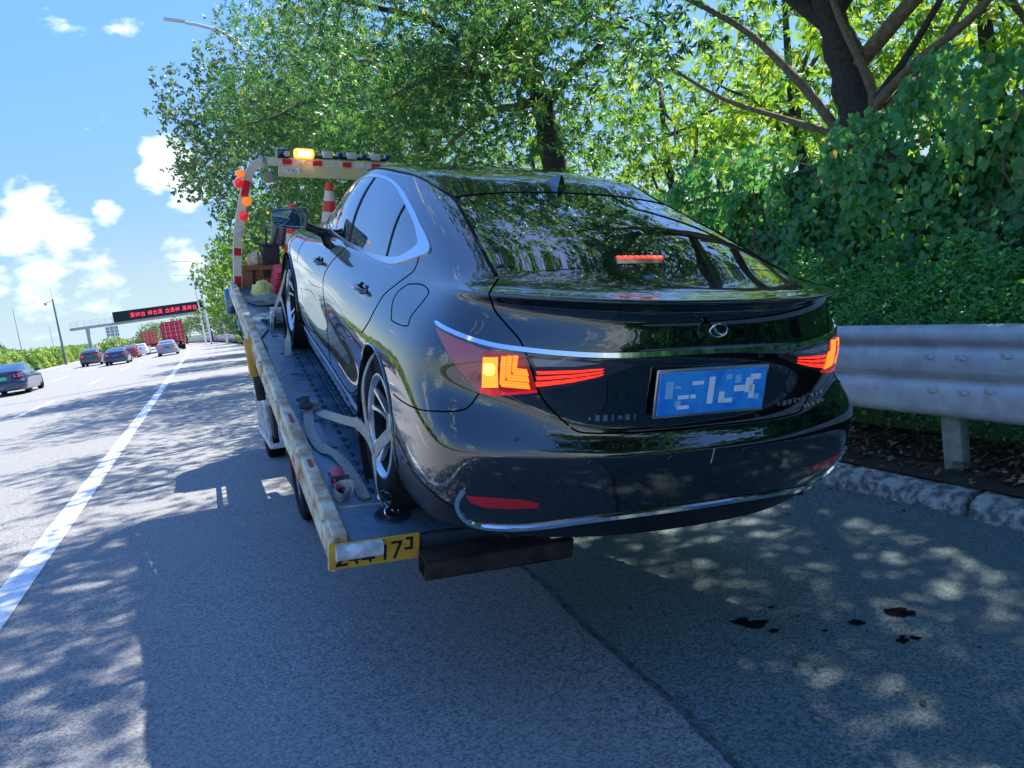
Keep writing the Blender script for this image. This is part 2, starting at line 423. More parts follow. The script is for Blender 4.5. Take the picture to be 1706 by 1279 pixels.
# ---- kerb
M_kerb = mat('kerb_concrete', (.11, .125, .12), rough=.95, color2=(.42, .42, .38), noise_scale=14, bump=1.0, bump_scale=28, lo=.42, hi=.6, detail=8)
kerb = bpy.data.objects.new('kerb', None); link(kerb, kind='structure')
KP = [(4.34, -.42), (4.345, -.29), (4.36, -.235), (4.395, -.185), (4.45, -.158), (4.55, -.15), (4.585, -.165), (4.60, -.42)]
kmesh = []
for v_ in range(4):
    mb = MB(); n = len(KP); ys = [-.488, -.47, -.3, -.1, .1, .3, .47, .488]
    V = []
    for j, y in enumerate(ys):
        q = .012 if j in (0, len(ys) - 1) else 0
        for (x, z) in KP:
            dz = .016 * noise.noise((x * 9, y * 4 + v_ * 7, z * 9)); dx = .022 * noise.noise((z * 12, y * 5 + v_ * 5, 2))
            V.append((x + dx + q, y, z + dz - q))
    F = [(j * n + i, j * n + i + 1, (j + 1) * n + i + 1, (j + 1) * n + i) for j in range(len(ys) - 1) for i in range(n - 1)] + [tuple(range(n)), tuple(reversed(range((len(ys) - 1) * n, len(ys) * n)))]
    mb.add(V, F); o = mb.obj('kerbstone', M_kerb, kerb, smooth=True, angle=50); kmesh.append(o.data); o.location = (0, -3.9 + v_, 0)
for k in range(66):
    o = bpy.data.objects.new('kerbstone', kmesh[k % 4]); link(o, kerb); o.location = (.01 * math.sin(k * 2.1), .1 + k, .004 * math.sin(k * 5)); o.rotation_euler = (0, 0, .008 * math.sin(k * 3.3))

# ---- guardrail
M_galv = mat('galvanised_steel', (.46, .48, .49), rough=.55, metal=.15, color2=(.62, .63, .63), noise_scale=5, rough_var=.12, bump=.08, bump_scale=40)
M_post = mat('post_concrete', (.22, .26, .23), rough=.85, color2=(.33, .35, .31), noise_scale=12)
rail = thing('guardrail', 'grey three wave steel guardrail along the kerb on posts', 'guardrail', (4.62, 0, -.12))
GP = [(.085, .272), (.045, .285), (.010, .31), (.0, .35), (.0, .47), (.012, .51), (.05, .535), (.062, .548), (.05, .562), (.012, .59), (.0, .62), (.0, .70), (.012, .745), (.05, .772), (.062, .785), (.05, .798), (.015, .815), (.0, .84), (.002, .885), (.03, .918), (.085, .928)]
for seg, (y0, y1) in enumerate([(-8, -4), (-4, 0), (0, 3.55), (3.4, 7.6), (7.5, 11.6), (11.5, 15.6), (15.5, 19.6), (19.5, 27), (26.9, 40), (39.9, 60), (59.9, 90), (89.9, 130), (129.9, 180), (179.9, 260), (259.9, 400)]):
    V = []; n = len(GP); m_ = max(2, int((y1 - y0) / 8) + 2)
    for j in range(m_):
        y = y0 + (y1 - y0) * j / (m_ - 1)
        e = .004 * (seg % 2)
        for (x, z) in GP: V.append((x + sh(y) + e, y, z + .12 - .0 + .004 * math.sin(y * .8)))
    F = [(j * n + i, j * n + i + 1, (j + 1) * n + i + 1, (j + 1) * n + i) for j in range(m_ - 1) for i in range(n - 1)]
    V2 = [(a + .005, b, c) for a, b, c in V]; N0 = len(V)
    F2 = [tuple(q + N0 for q in reversed(f)) for f in F]
    mb = MB(); mb.add(V + V2, F + F2); mb.obj('beam', M_galv, rail, smooth=True, angle=60)
pm = None
for k in range(50):
    y = 3.98 + 4 * (k - 3)
    if pm is None:
        mb = MB(); mb.bbox((0, 0, .36), (.15, .13, 1.05), .012); mb.bbox((-.085, 0, .70), (.03, .10, .42), .004)
        pm = mb.obj('post', M_post, rail, smooth=True); o = pm
    else: o = bpy.data.objects.new('post', pm.data); link(o, rail)
    o.location = (.19 + sh(y), y, -.02); o.rotation_euler = (0, 0, .32)
bm_ = None
for (y, z) in ((3.98, .84), (3.98, .60), (3.74, .84), (3.74, .60), (3.42, .86), (3.55, .62), (7.98, .84), (7.98, .60)):
    mb = MB(); mb.lathe([(0, -.010), (.014, -.010), (.020, -.004), (.024, 0)], Matrix.Rotation(R(90), 4, 'Y'), n=6); mb.box((.0, 0, 0), (.004, .075, .03))
    o = mb.obj('bolt', M_galv, rail); o.location = (-.001, y, z - .12 + .12)

# ================================================================== LEAVES
def leaf_mat(name, ramp, trans=.45, rough=.42, tgain=(1.9, 1.7, .8)):
    m = bpy.data.materials.new(name); m.use_nodes = True; nt = m.node_tree; b = nt.nodes['Principled BSDF']; L = nt.links.new
    at = nt.nodes.new('ShaderNodeAttribute'); at.attribute_name = 'rnd'
    cr = nt.nodes.new('ShaderNodeValToRGB'); L(at.outputs['Fac'], cr.inputs[0])
    els = cr.color_ramp.elements
    while len(els) < len(ramp): els.new(.5)
    for e, (p, c) in zip(els, ramp): e.position = p; e.color = (*c, 1)
    L(cr.outputs[0], b.inputs['Base Color']); b.inputs['Roughness'].default_value = rough; b.inputs['Specular IOR Level'].default_value = .45
    tr = nt.nodes.new('ShaderNodeBsdfTranslucent')
    mu = N(nt, 'ShaderNodeMix', data_type='RGBA', blend_type='MULTIPLY'); mu.inputs[0].default_value = 1; L(cr.outputs[0], mu.inputs[6]); mu.inputs[7].default_value = (*tgain, 1)
    L(mu.outputs[2], tr.inputs[0])
    ms = nt.nodes.new('ShaderNodeMixShader'); ms.inputs[0].default_value = trans
    L(b.outputs[0], ms.inputs[1]); L(tr.outputs[0], ms.inputs[2]); L(ms.outputs[0], nt.nodes['Material Output'].inputs[0])
    return m
def unit(a): return a / np.maximum(np.linalg.norm(a, axis=-1, keepdims=True), 1e-9)
T_LANCE = (np.array([(0, 0, 0), (-.135, .42, .045), (.135, .42, .045), (0, .5, 0), (0, 1, -.20)]), np.array([(0, 2, 3), (0, 3, 1), (3, 2, 4), (3, 4, 1)]))
T_SMALL = (np.array([(0, 0, 0), (-.26, .5, .06), (.26, .5, .06), (0, 1, -.04)]), np.array([(0, 2, 3), (0, 3, 1)]))
T_HEART = (np.array([(0, .10, 0), (-.30, -.02, .04), (.30, -.02, .04), (-.46, .34, .07), (.46, .34, .07), (0, 1.05, -.10)]), np.array([(0, 2, 4), (0, 4, 5), (0, 5, 3), (0, 3, 1)]))
def leaf_mesh(name, P, D, Nn, S, tmpl, m, rnd=None):
    """P base points, D leaf axis, Nn leaf normal, S sizes"""
    D = unit(D); W = unit(np.cross(D, Nn)); Nn = np.cross(W, D)
    T, F = tmpl; k = len(T); n = len(P)
    V = P[:, None, :] + S[:, None, None] * (T[None, :, 0:1] * W[:, None, :] + T[None, :, 1:2] * D[:, None, :] + T[None, :, 2:3] * Nn[:, None, :])
    FF = (F[None] + (np.arange(n) * k)[:, None, None]).reshape(-1, 3)
    me = tri_mesh(name, V.reshape(-1, 3), FF, m)
    a = me.attributes.new('rnd', 'FLOAT', 'FACE')
    if rnd is None: rnd = rng.random(n)
    a.data.foreach_set('value', np.repeat(rnd, len(F)).astype(np.float32))
    return me
ML_near = leaf_mat('leaf_near', [(0, (0.024, 0.085, 0.038)), (.5, (0.062, 0.160, 0.056)), (.85, (0.13, 0.235, 0.055)), (1, (0.33, 0.34, 0.075))], .5, tgain=(1.7, 1.75, .95))
ML_far = leaf_mat('leaf_far', [(0, (0.055, 0.12, 0.075)), (.5, (0.11, 0.20, 0.11)), (.85, (0.17, 0.26, 0.12)), (1, (0.232, 0.290, 0.102))], .42)  # distance haze put into the colour as greyer greens
ML_sun = leaf_mat('leaf_sunny', [(0, (0.06, 0.16, 0.032)), (.5, (0.13, 0.28, 0.048)), (1, (0.33, 0.41, 0.072))], .55, tgain=(1.9, 1.7, .6))  # sunlight put into the colour: lighter and yellower than the near leaves
ML_vine = leaf_mat('vine_leaf', [(0, (0.045, 0.19, 0.075)), (.5, (0.095, 0.33, 0.12)), (.88, (0.17, 0.42, 0.13)), (.95, (0.217, 0.319, 0.087)), (1, (0.377, 0.348, 0.145))], .48, rough=.34)
ML_cover = leaf_mat('groundcover_leaf', [(0, (0.05, 0.24, 0.07)), (.6, (0.12, 0.42, 0.11)), (1, (0.24, 0.52, 0.14))], .35)
ML_hedge = leaf_mat('hedge_leaf', [(0, (0.087, 0.189, 0.043)), (.5, (0.160, 0.304, 0.058)), (.8, (0.275, 0.406, 0.087)), (1, (0.435, 0.392, 0.174))], .4)
M_bark = mat('bark', (.030, .026, .022), rough=.95, color2=(.075, .07, .06), noise_scale=22, bump=1, bump_scale=30, lo=.35, hi=.7, detail=12)
M_twig = mat('branch_bark', (.13, .10, .065), rough=.9, color2=(.22, .17, .11), noise_scale=14)

def crown(name, parent, centres, radii, n_whorl, per, size, tmpl, m, spread=.75, droop=.45, seed=0):
    r = np.random.default_rng(seed)
    P, D, Nn, S, Rn = [], [], [], [], []
    for c, rc in zip(centres, radii):
        k = max(4, int(n_whorl * (rc ** 2)))
        d = unit(r.normal(size=(k, 3))); rad = rc * (.45 + .6 * r.random(k)) ** .8
        p = np.array(c) + d * rad[:, None] * np.array([1, 1, .72])
        ax = unit(d + r.normal(size=(k, 3)) * .5 + np.array([0, 0, -droop * .4]))
        tone = np.clip(r.normal(.45, .2, size=k) + .18 * (r.random() - .5), 0, 1)
        e1 = unit(np.cross(ax, r.normal(size=(k, 3)))); e2 = np.cross(ax, e1)
        for q in range(per):
            a = 2 * PI * q / per + r.random(k) * .6
            side = e1 * np.cos(a)[:, None] + e2 * np.sin(a)[:, None]
            dd = unit(side * spread + ax * (.55 + .3 * r.random(k))[:, None] + np.array([0, 0, -droop]) * (.4 + r.random(k))[:, None])
            P.append(p + dd * .02); D.append(dd); Nn.append(unit(ax + side * -.3 + r.normal(size=(k, 3)) * .25)); S.append(size * (.7 + .55 * r.random(k))); Rn.append(np.clip(tone + r.normal(size=k) * .12, 0, 1))
    me = leaf_mesh(name, np.concatenate(P), np.concatenate(D), np.concatenate(Nn), np.concatenate(S), tmpl, m, np.concatenate(Rn))
    return link(bpy.data.objects.new(name, me), parent)
def wiggle(p, q, n, amp, r):
    p, q = np.array(p, float), np.array(q, float); out = []
    for i in range(n + 1):
        t = i / n; out.append(p + (q - p) * t + r.normal(size=3) * amp * math.sin(PI * t) + np.array([0, 0, .12]) * math.sin(PI * t) * np.linalg.norm(q - p) * .4)
    out[0] = p; out[-1] = q
    return out
def tree(x, y, z0, h, cr, rad, label, nclump=40, rc=(.7, 1.4), n_whorl=26, per=7, size=.2, tmpl=T_LANCE, m=None, seed=1, trunk_pts=None, tr=.25, extra=(), limbs=9, holes=0, spread=.8):
    r = np.random.default_rng(seed)
    t = thing('tree', label, 'tree', (x, y, z0), group='roadside trees')
    T = trunk_pts or [(x, y, z0 - .3), (x + .1, y, z0 + h * .25), (x - .1, y + .15, z0 + h * .5), (x, y + .2, z0 + h * .8)]
    mb = MB(); L = smooth_line(T, 6); loc = Vector((x, y, z0))
    mb.tube([p - loc for p in L], [tr * (1.25 - 1.0 * (i / (len(L) - 1)) ** .8) * (1 + .12 * math.sin(i * 1.7)) for i in range(len(L))], 14)
    mb.obj('trunk', M_bark, t, smooth=True, angle=80)
    cen = []; rr = []
    for k in range(nclump):
        d = unit(r.normal(size=3)); u = r.random() ** .45
        cen.append(np.array(cr) + d * u * np.array(rad)); rr.append(rc[0] + (rc[1] - rc[0]) * r.random())
    for e in extra: cen.append(np.array(e[:3])); rr.append(e[3])
    for k in range(limbs):
        c = cen[(k * 7) % len(cen)]
        s = L[int(len(L) * (.45 + .5 * r.random()))]
        pts = wiggle(s, c, 6, .12, r); lb = MB(); lb.tube([Vector(p) - loc for p in pts], [tr * .30 * (1 - .8 * i / 6) + .008 for i in range(7)], 8)
        lb.obj('branch', M_bark if k % 2 else M_twig, t, smooth=True, angle=80)
    o = crown('crown', t, [c - np.array([x, y, z0]) for c in cen], rr, n_whorl, per, size, tmpl, m or ML_near, seed=seed + 50, spread=spread)
    return t
# ---- the row of trees behind the fence of vines
t1 = tree(8.05, 7.7, 0, 9, (6.5, 6.4, 8.1), (4.9, 6.4, 3.0), 'nearest tree with a dark leaning trunk rising out of the vine hedge', nclump=120, rc=(.7, 1.25), n_whorl=72, size=.17, seed=3,
     trunk_pts=[(8.35, 7.4, -.3), (8.22, 7.55, 2.0), (8.12, 7.7, 3.0), (8.15, 7.9, 3.8), (8.15, 8.2, 4.8), (8.0, 8.7, 6.6), (7.8, 9.2, 8.4)], tr=.33, limbs=7,
     extra=[(7.9, 5.4, 4.6, .8), (8.3, 6.3, 4.9, .8), (7.9, 9.9, 5.3, .85), (7.2, 10.6, 4.9, .8), (8.2, 4.6, 4.9, .8), (6.9, 11.4, 5.5, 1.0), (8.4, 7.2, 5.3, .7), (9.0, 6.6, 4.3, .5), (6.2, 5.0, 7.0, 1.3), (7.0, 4.2, 6.2, 1.2), (5.2, 5.6, 8.0, 1.3), (7.9, 3.4, 5.8, 1.1), (7.6, 4.6, 7.2, 1.3), (6.6, 3.6, 7.6, 1.2), (4.2, 6.6, 8.6, 1.2), (5.6, 4.2, 8.6, 1.1), (8.2, 2.4, 6.6, 1.1), (3.4, 7.6, 8.6, 1.2), (7.2, 3.4, 5.2, .8), (8.3, 6.6, 7.2, 1.3), (8.9, 6.2, 6.5, 1.2), (9.4, 7.4, 7.8, 1.3), (7.7, 5.2, 6.3, 1.2), (9.0, 5.0, 6.8, 1.2), (8.6, 7.8, 8.4, 1.3)])  # later clumps are unseen canopy, added to shade the foreground
loc = Vector((8.05, 7.7, 0))
for P, r0 in (([(8.0, 7.75, 2.75), (8.0, 7.40, 3.15), (8.0, 7.49, 3.6), (7.95, 7.78, 4.4), (7.8, 7.9, 5.4)], .075), ([(8.0, 7.45, 3.1), (8.0, 6.8, 3.45), (8.0, 5.9, 3.78), (8.0, 5.2, 4.4)], .07), ([(8.0, 7.4, 3.2), (8.05, 6.95, 3.55), (8.0, 6.3, 4.1), (8.1, 5.6, 4.9)], .055),
              ([(8.0, 7.9, 2.9), (8.0, 8.1, 3.15), (8.0, 8.6, 3.8), (8.0, 9.45, 4.7), (7.9, 10.3, 5.4), (7.8, 11, 5.9)], .075), ([(8.0, 8.0, 2.95), (7.9, 8.9, 3.4), (7.7, 9.8, 3.9), (7.4, 10.6, 4.6)], .05), ([(8.0, 7.6, 2.9), (8.2, 7.1, 3.3), (8.5, 6.6, 3.9), (8.8, 6.2, 4.8)], .05)):
    L = smooth_line(P, 6); mb = MB(); mb.tube([p - loc for p in L], [r0 * (1 - .6 * i / len(L)) for i in range(len(L))], 9); mb.obj('branch', M_twig if r0 != .055 else M_bark, t1, smooth=True, angle=80)
tree(8.0, 16.3, 0, 10, (6.0, 16.0, 6.7), (3.9, 4.6, 3.2), 'second tree, its dark trunk forking above the sedan roof', nclump=100, rc=(.6, 1.15), n_whorl=80, per=7, size=.145, seed=8,
     trunk_pts=[(7.9, 16.0, -.3), (8.0, 16.2, 2.5), (8.0, 16.4, 4.7), (8.0, 16.7, 6.2), (8.1, 17.4, 7.6), (8.0, 18, 9)], tr=.36, limbs=14, extra=[(5.0, 12.8, 5.0, .9), (4.4, 14.2, 5.6, 1.0), (6.0, 12.6, 4.3, .8), (4.2, 17, 5.6, 1.0), (6.6, 13.5, 3.8, .8), (5.6, 14.5, 3.9, .9), (7.0, 11.6, 3.9, .7)])
tree(7.6, 24.0, 0, 11, (5.4, 23.6, 7.2), (4.2, 4.4, 4.0), 'third tree, broad and dense, above the red and white arch', nclump=120, rc=(.75, 1.3), n_whorl=80, per=6, size=.14, tmpl=T_LANCE, m=ML_near, seed=12, tr=.3,
     extra=[(3.0, 21.5, 5.3, 1.1), (2.6, 23.5, 6.6, 1.2), (2.9, 25, 8.6, 1.2)])
tree(7.0, 33.0, 0, 12, (4.4, 31.5, 8.3), (3.9, 4.6, 4.3), 'tall haze-greyed tree leaning out over the shoulder beyond the tow truck', nclump=110, rc=(.8, 1.4), n_whorl=52, per=6, size=.15, tmpl=T_SMALL, m=ML_far, seed=21, tr=.3,
     extra=[(1.2, 30.5, 10.6, .9), (.7, 31, 9.6, 1.1), (.9, 31, 8.2, 1.1), (1.3, 30.5, 7.0, .9), (1.6, 30, 5.7, .8), (.2, 31, 10.8, .5), (2.4, 31, 11.6, 1.0), (1.6, 32, 4.6, .9), (2.2, 31, 3.9, .8)])
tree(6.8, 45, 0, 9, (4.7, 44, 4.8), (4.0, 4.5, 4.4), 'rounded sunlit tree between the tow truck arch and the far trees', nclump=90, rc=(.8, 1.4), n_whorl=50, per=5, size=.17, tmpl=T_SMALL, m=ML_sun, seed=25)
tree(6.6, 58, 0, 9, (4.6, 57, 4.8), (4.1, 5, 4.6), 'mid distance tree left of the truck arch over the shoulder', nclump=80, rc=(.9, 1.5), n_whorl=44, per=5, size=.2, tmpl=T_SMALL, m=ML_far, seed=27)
for k, (x, y, hh) in enumerate(((6.5, 74, 6.0), (6.2, 92, 5.8), (5.6, 112, 5.2), (4.2, 134, 5.4), (1.5, 160, 5.6), (-3.5, 190, 6), (-12, 230, 6.5))):
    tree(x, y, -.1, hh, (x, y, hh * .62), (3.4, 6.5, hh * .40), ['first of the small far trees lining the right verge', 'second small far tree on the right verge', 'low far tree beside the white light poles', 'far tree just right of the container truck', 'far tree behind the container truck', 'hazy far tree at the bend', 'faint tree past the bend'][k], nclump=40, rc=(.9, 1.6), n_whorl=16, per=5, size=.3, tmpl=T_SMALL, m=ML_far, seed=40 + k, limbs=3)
# the sunlit second row further from the road
for k, (x, y, s_) in enumerate(((12.5, 9.0, 1.0), (13.5, 14.5, 1.0), (14, 20.5, 1.1), (12.5, 27, 1.1), (13, 36, 1.2), (16, 4.5, 1.0), (19, 12, 1.2), (13.5, 1.0, 1.0), (20, 26, 1.3))):
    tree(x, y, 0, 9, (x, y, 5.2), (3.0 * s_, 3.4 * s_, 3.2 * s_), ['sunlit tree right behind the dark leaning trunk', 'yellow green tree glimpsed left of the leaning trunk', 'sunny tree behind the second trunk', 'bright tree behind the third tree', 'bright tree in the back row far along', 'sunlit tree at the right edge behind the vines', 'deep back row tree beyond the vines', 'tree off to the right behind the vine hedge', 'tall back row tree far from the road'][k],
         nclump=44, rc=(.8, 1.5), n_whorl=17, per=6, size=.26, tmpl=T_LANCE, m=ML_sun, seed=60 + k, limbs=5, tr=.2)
# ---- vine covered fence
def vine_wall(y0, y1, dens, size, seed):
    r = np.random.default_rng(seed)
    n = int((y1 - y0) * 3.1 * dens)
    y = y0 + (y1 - y0) * r.random(n); z = 3.8 * r.random(n) ** .9
    top = 2.72 + .16 * np.sin(y * .9) + .75 * np.clip((7.2 - y) / 3.0, 0, 1) + .14 * np.sin(y * 2.3 + 1) + .10 * np.sin(y * 5.1) - .10 * np.exp(-((y - 6.6) / 1.2) ** 2)
    keep = z < top; y, z, top = y[keep], z[keep], top[keep]; n = len(y)
    bump = .22 * np.sin(y * 1.9 + z * 1.3) + .16 * np.sin(y * 4.3 - z * 2.7 + 1) + .10 * np.sin(y * 7.7 + z * 6.1)
    over = np.clip((z - (top - .35)) / .35, 0, 1)
    x = 6.32 - bump * .8 + over ** 2 * .9 * r.random(n) + r.random(n) * .22 - .25 * np.clip(1 - z / 1.2, 0, 1)
    x += np.array([sh(q) for q in y])
    P = np.stack([x, y, z], 1)
    D = unit(np.stack([-.25 + .3 * r.normal(size=n), .55 * r.normal(size=n), -.85 + .35 * r.normal(size=n)], 1))
    Nn = unit(np.stack([-1 + .45 * r.normal(size=n), .5 * r.normal(size=n) - .1, .55 + .45 * r.normal(size=n) + over], 1))
    S = size * (.55 + .8 * r.random(n))
    tone = np.clip(.42 + .22 * np.sin(y * 1.1 + z) * np.sin(z * 2.1 + y * .7) + .2 * r.normal(size=n), 0, .93); tone[r.random(n) < .025] = 1.0
    return P, D, Nn, S, tone
vine = thing('vine_hedge', 'tall fence smothered in dark green heart leaved vines behind the guardrail', 'hedge', (6.4, 0, 0))
for (a, b, dn, sz) in ((2.0, 12, 640, .092), (12, 26, 190, .16), (26, 75, 34, .34), (-26, 2.0, 40, .28)):
    P, D, Nn, S, tone = vine_wall(a, b, dn, sz, int(abs(a) * 3 + 5)); P[:, 0] -= 6.4
    link(bpy.data.objects.new('vine_leaves', leaf_mesh('vine_leaves', P, D, Nn, S, T_HEART, ML_vine, tone)), vine, kind='stuff')
# the tangle of stems and the mesh fence they climb on
st = MB(); r = np.random.default_rng(5)
for k in range(150):
    y = 1.2 + 24 * r.random(); p = np.array([.18, y, -.1]); L = [p.copy()]
    for s_ in range(9): p = p + np.array([.03 * r.normal(), .16 * r.normal(), .30]); L.append(p.copy())
    st.tube(L, .008, 5, cap=False)
st.obj('vine_stems', M_twig, vine, kind='stuff')
fm = MB()
for k in range(40): fm.cyl((.34, .5 + 2.5 * k, -.2), (.34, .5 + 2.5 * k, 2.5), .03, 8)
for z in (.2, 1.3, 2.45): fm.cyl((.34, -2, z), (.34, 98, z), .02, 6)
fm.obj('fence_frame', mat('fence_green', (.03, .10, .06), rough=.6), vine)
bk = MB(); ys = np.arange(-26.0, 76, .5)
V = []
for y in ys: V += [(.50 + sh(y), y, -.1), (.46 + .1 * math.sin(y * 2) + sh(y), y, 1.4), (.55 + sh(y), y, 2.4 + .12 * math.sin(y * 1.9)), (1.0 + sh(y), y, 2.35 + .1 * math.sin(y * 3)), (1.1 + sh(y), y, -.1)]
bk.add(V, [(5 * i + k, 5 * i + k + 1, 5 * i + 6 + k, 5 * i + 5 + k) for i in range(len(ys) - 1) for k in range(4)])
bk.obj('vine_backing', mat('dark_backing', (.03, .07, .03), rough=1, color2=(.06, .13, .05), noise_scale=9, bump=1, bump_scale=12), vine, smooth=True)  # solid dark backing added behind the leaves to block light
r = np.random.default_rng(701); n = 4200; y = 2.2 + 11 * r.random(n) ** 1.2; u = r.random(n); x = 5.45 + .75 * u; z = .55 + .75 * u + .5 * r.random(n) * u + .1 * np.sin(y * 3.1)
P = np.stack([x, y, z], 1); D = unit(np.stack([-.4 + .4 * r.normal(size=n), .6 * r.normal(size=n), -.4 + .5 * r.normal(size=n)], 1)); Nn = unit(np.stack([-.8 + .4 * r.normal(size=n), .4 * r.normal(size=n), .8 + .4 * r.normal(size=n)], 1)); P[:, 0] -= 6.4
link(bpy.data.objects.new('creeping_vine_leaves', leaf_mesh('creeping_vine_leaves', P, D, Nn, .07 * (.5 + .8 * r.random(n)), T_HEART, ML_vine)), vine, kind='stuff')
# ---- ground cover shrubs between rail and vines
r = np.random.default_rng(77); n = 52000
y = 1.6 + 12 * r.random(n) ** 1.2; u = r.random(n)
x = 5.25 + 1.05 * u
topz = .30 + .98 * np.clip((x - 5.2) / .55, 0, 1) ** .6 + .10 * np.sin(x * 9 + y * 4) + .10 * np.sin(y * 6.7 - x * 5) + .08 * np.sin(y * 15 + x * 11) + .06 * np.sin(y * 2.1)
z = topz - .22 * r.random(n) ** 2
fr = r.random(n) < .3; z[fr] = topz[fr] * r.random(fr.sum()); x[fr] = 5.22 + .18 * r.random(fr.sum()) + .3 * (1 - z[fr]) * 0
P = np.stack([x, y, z], 1); D = unit(np.stack([r.normal(size=n) * .7 - .3, r.normal(size=n) * .7, .35 + .5 * r.normal(size=n)], 1)); Nn = unit(np.stack([-.4 + .5 * r.normal(size=n), .5 * r.normal(size=n), .8 + .3 * r.normal(size=n)], 1))
gc = link(bpy.data.objects.new('groundcover', leaf_mesh('groundcover', P, D, Nn, .028 + .040 * r.random(n) ** 2, T_SMALL, ML_cover)), None, kind='stuff')
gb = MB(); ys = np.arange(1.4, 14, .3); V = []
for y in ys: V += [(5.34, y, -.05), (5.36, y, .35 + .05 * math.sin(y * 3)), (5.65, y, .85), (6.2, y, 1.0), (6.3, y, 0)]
gb.add(V, [(5 * i + k, 5 * i + k + 1, 5 * i + 6 + k, 5 * i + 5 + k) for i in range(len(ys) - 1) for k in range(4)]); gb.obj('groundcover_stems', bpy.data.materials['dark_backing'], kind='stuff', smooth=True)
# ---- leaf litter
r = np.random.default_rng(31); n = 3600
x = 4.62 + 1.0 * r.random(n) ** 1.1; y = 1.6 + 11 * r.random(n) ** 1.6
z = -.105 + .04 * r.random(n) + np.minimum(.25, np.maximum(0, x - 5) * .12)
P = np.stack([x, y, z], 1); D = unit(np.stack([r.normal(size=n), r.normal(size=n), .35 * r.normal(size=n)], 1)); Nn = unit(np.stack([.5 * r.normal(size=n), .5 * r.normal(size=n), np.ones(n)], 1))
ML_lit = leaf_mat('litter_leaf', [(0, (.035, .022, .012)), (.55, (.10, .065, .035)), (.85, (.24, .17, .10)), (1, (.48, .40, .30))], .15, rough=.7)
link(bpy.data.objects.new('leaf_litter', leaf_mesh('leaf_litter', P, D, Nn, .045 + .055 * r.random(n), T_LANCE if False else T_SMALL, ML_lit)), None, kind='stuff')
tw = MB()
for k in range(70):
    p = Vector((4.65 + .9 * r.random(), 1.8 + 7 * r.random(), -.08)); a = r.random() * 6.3; l = .08 + .22 * r.random()
    tw.tube([p, p + Vector((math.cos(a) * l * .5, math.sin(a) * l * .5, .03)), p + Vector((math.cos(a + .4) * l, math.sin(a + .4) * l, .01))], .004, 5)
tw.obj('fallen_twigs', M_twig, kind='stuff')
n = 130; x = 1.7 + 2.6 * r.random(n); y = 1.8 + 6 * r.random(n); x[:60] = 4.31 - .16 * r.random(60) ** 2; 
P = np.stack([x, y, np.array([gz(q) for q in x]) + .012], 1); D = unit(np.stack([r.normal(size=n), r.normal(size=n), .15 * r.normal(size=n)], 1)); Nn = unit(np.stack([.2 * r.normal(size=n), .2 * r.normal(size=n), np.ones(n)], 1))
link(bpy.data.objects.new('fallen_leaves', leaf_mesh('fallen_leaves', P, D, Nn, .02 + .035 * r.random(n), T_SMALL, ML_lit)), None, kind='stuff')

# bushes that close the verge beyond the vines, the roadside row behind the photographer, and one unseen tree added for foreground shade
for k, (x, y, s_) in enumerate(((6.3, 30, 1.5), (6.0, 37, 1.7), (5.9, 46, 1.9), (5.8, 56, 2.0), (5.7, 68, 2.0), (5.6, 82, 2.2), (5.4, 98, 2.2), (5.1, 116, 2.4))):
    tt = thing('bush', ['low round bush on the verge just past the arch', 'second verge bush past the arch', 'third verge bush by the far guardrail', 'fourth verge bush by the far guardrail', 'fifth verge bush by the far guardrail', 'sixth and smaller verge bush', 'far verge bush near the white poles', 'farthest verge bush near the white poles'][k], 'bush', (x, y, 0), group='bushes on the right verge')
    rr_ = np.random.default_rng(200 + k)
    cs = [np.array([rr_.normal() * .4, rr_.normal() * 1.6, .6 + rr_.random() * s_ * .8]) for _ in range(12)]
    crown('foliage', tt, cs, [.55 + .25 * s_ * rr_.random() for _ in cs], 70, 5, .13 + .02 * k, T_SMALL, ML_hedge if k % 2 else ML_far, seed=300 + k)
    MB().tube([(0, 0, -.2), (.05, .1, .8), (0, 0, 1.4)], [.06, .05, .02], 7).obj('stem', M_bark, tt, smooth=True)
for k, (x, y) in enumerate(((8.5, .6), (8.0, -9), (8.3, -18))):
    tree(x, y, 0, 9, (6.6 + .2 * (k == 0), y + .4 + .8 * (k == 0), 7.6), (4.5, 4.4 - .6 * (k == 0), 2.6), ['unseen tree added level with the photographer for shade', 'farther tree behind the photographer', 'last tree of the row behind the photographer'][k], nclump=110 if k == 0 else 80, rc=(.8, 1.4), n_whorl=46 if k == 0 else 26, per=6, size=.24 if k == 0 else .34, seed=400 + k, limbs=6, tr=.28)
# ================================================================== THE CAR ON THE FLATBED
CARM = Matrix(((0.99245906, 0.00488955, 0.12247903, 1.50851628), (0.02391309, 0.97228206, -0.23258496, 3.52784468),
               (-0.12022139, 0.2337599, 0.96483321, 0.65185867), (0, 0, 0, 1)))
M_paint = mat('black_car_paint', (0.0015, 0.0022, 0.0042), rough=0.12, coat=1.0, coat_rough=0.008, coat_ior=2.0, spec=0.15, metal=0.0)
M_glass = mat('tinted_glass', (0.004, 0.010, 0.011), rough=0.02, spec=.5, ior=1.5, coat=1.0, coat_rough=0.0, coat_ior=2.0)
M_chrome = mat('chrome', (0.86, 0.87, 0.88), rough=0.07, metal=1.0)
M_satin = mat('satin_chrome', (0.62, 0.66, 0.70), rough=0.2, metal=1.0)
M_blackplastic = mat('black_plastic', (0.012, 0.013, 0.014), rough=0.45, bump=0.1, bump_scale=400)
M_gloss_black = mat('gloss_black', (0.006, 0.006, 0.007), rough=0.08, coat=1.0)
M_seam = mat('seam', (0.0005, 0.0005, 0.0005), rough=1, spec=0)
M_rubber = mat('tyre_rubber', (0.010, 0.010, 0.011), rough=0.9, spec=.2, color2=(0.020, 0.020, 0.020), noise_scale=18, bump=0.15, bump_scale=150)
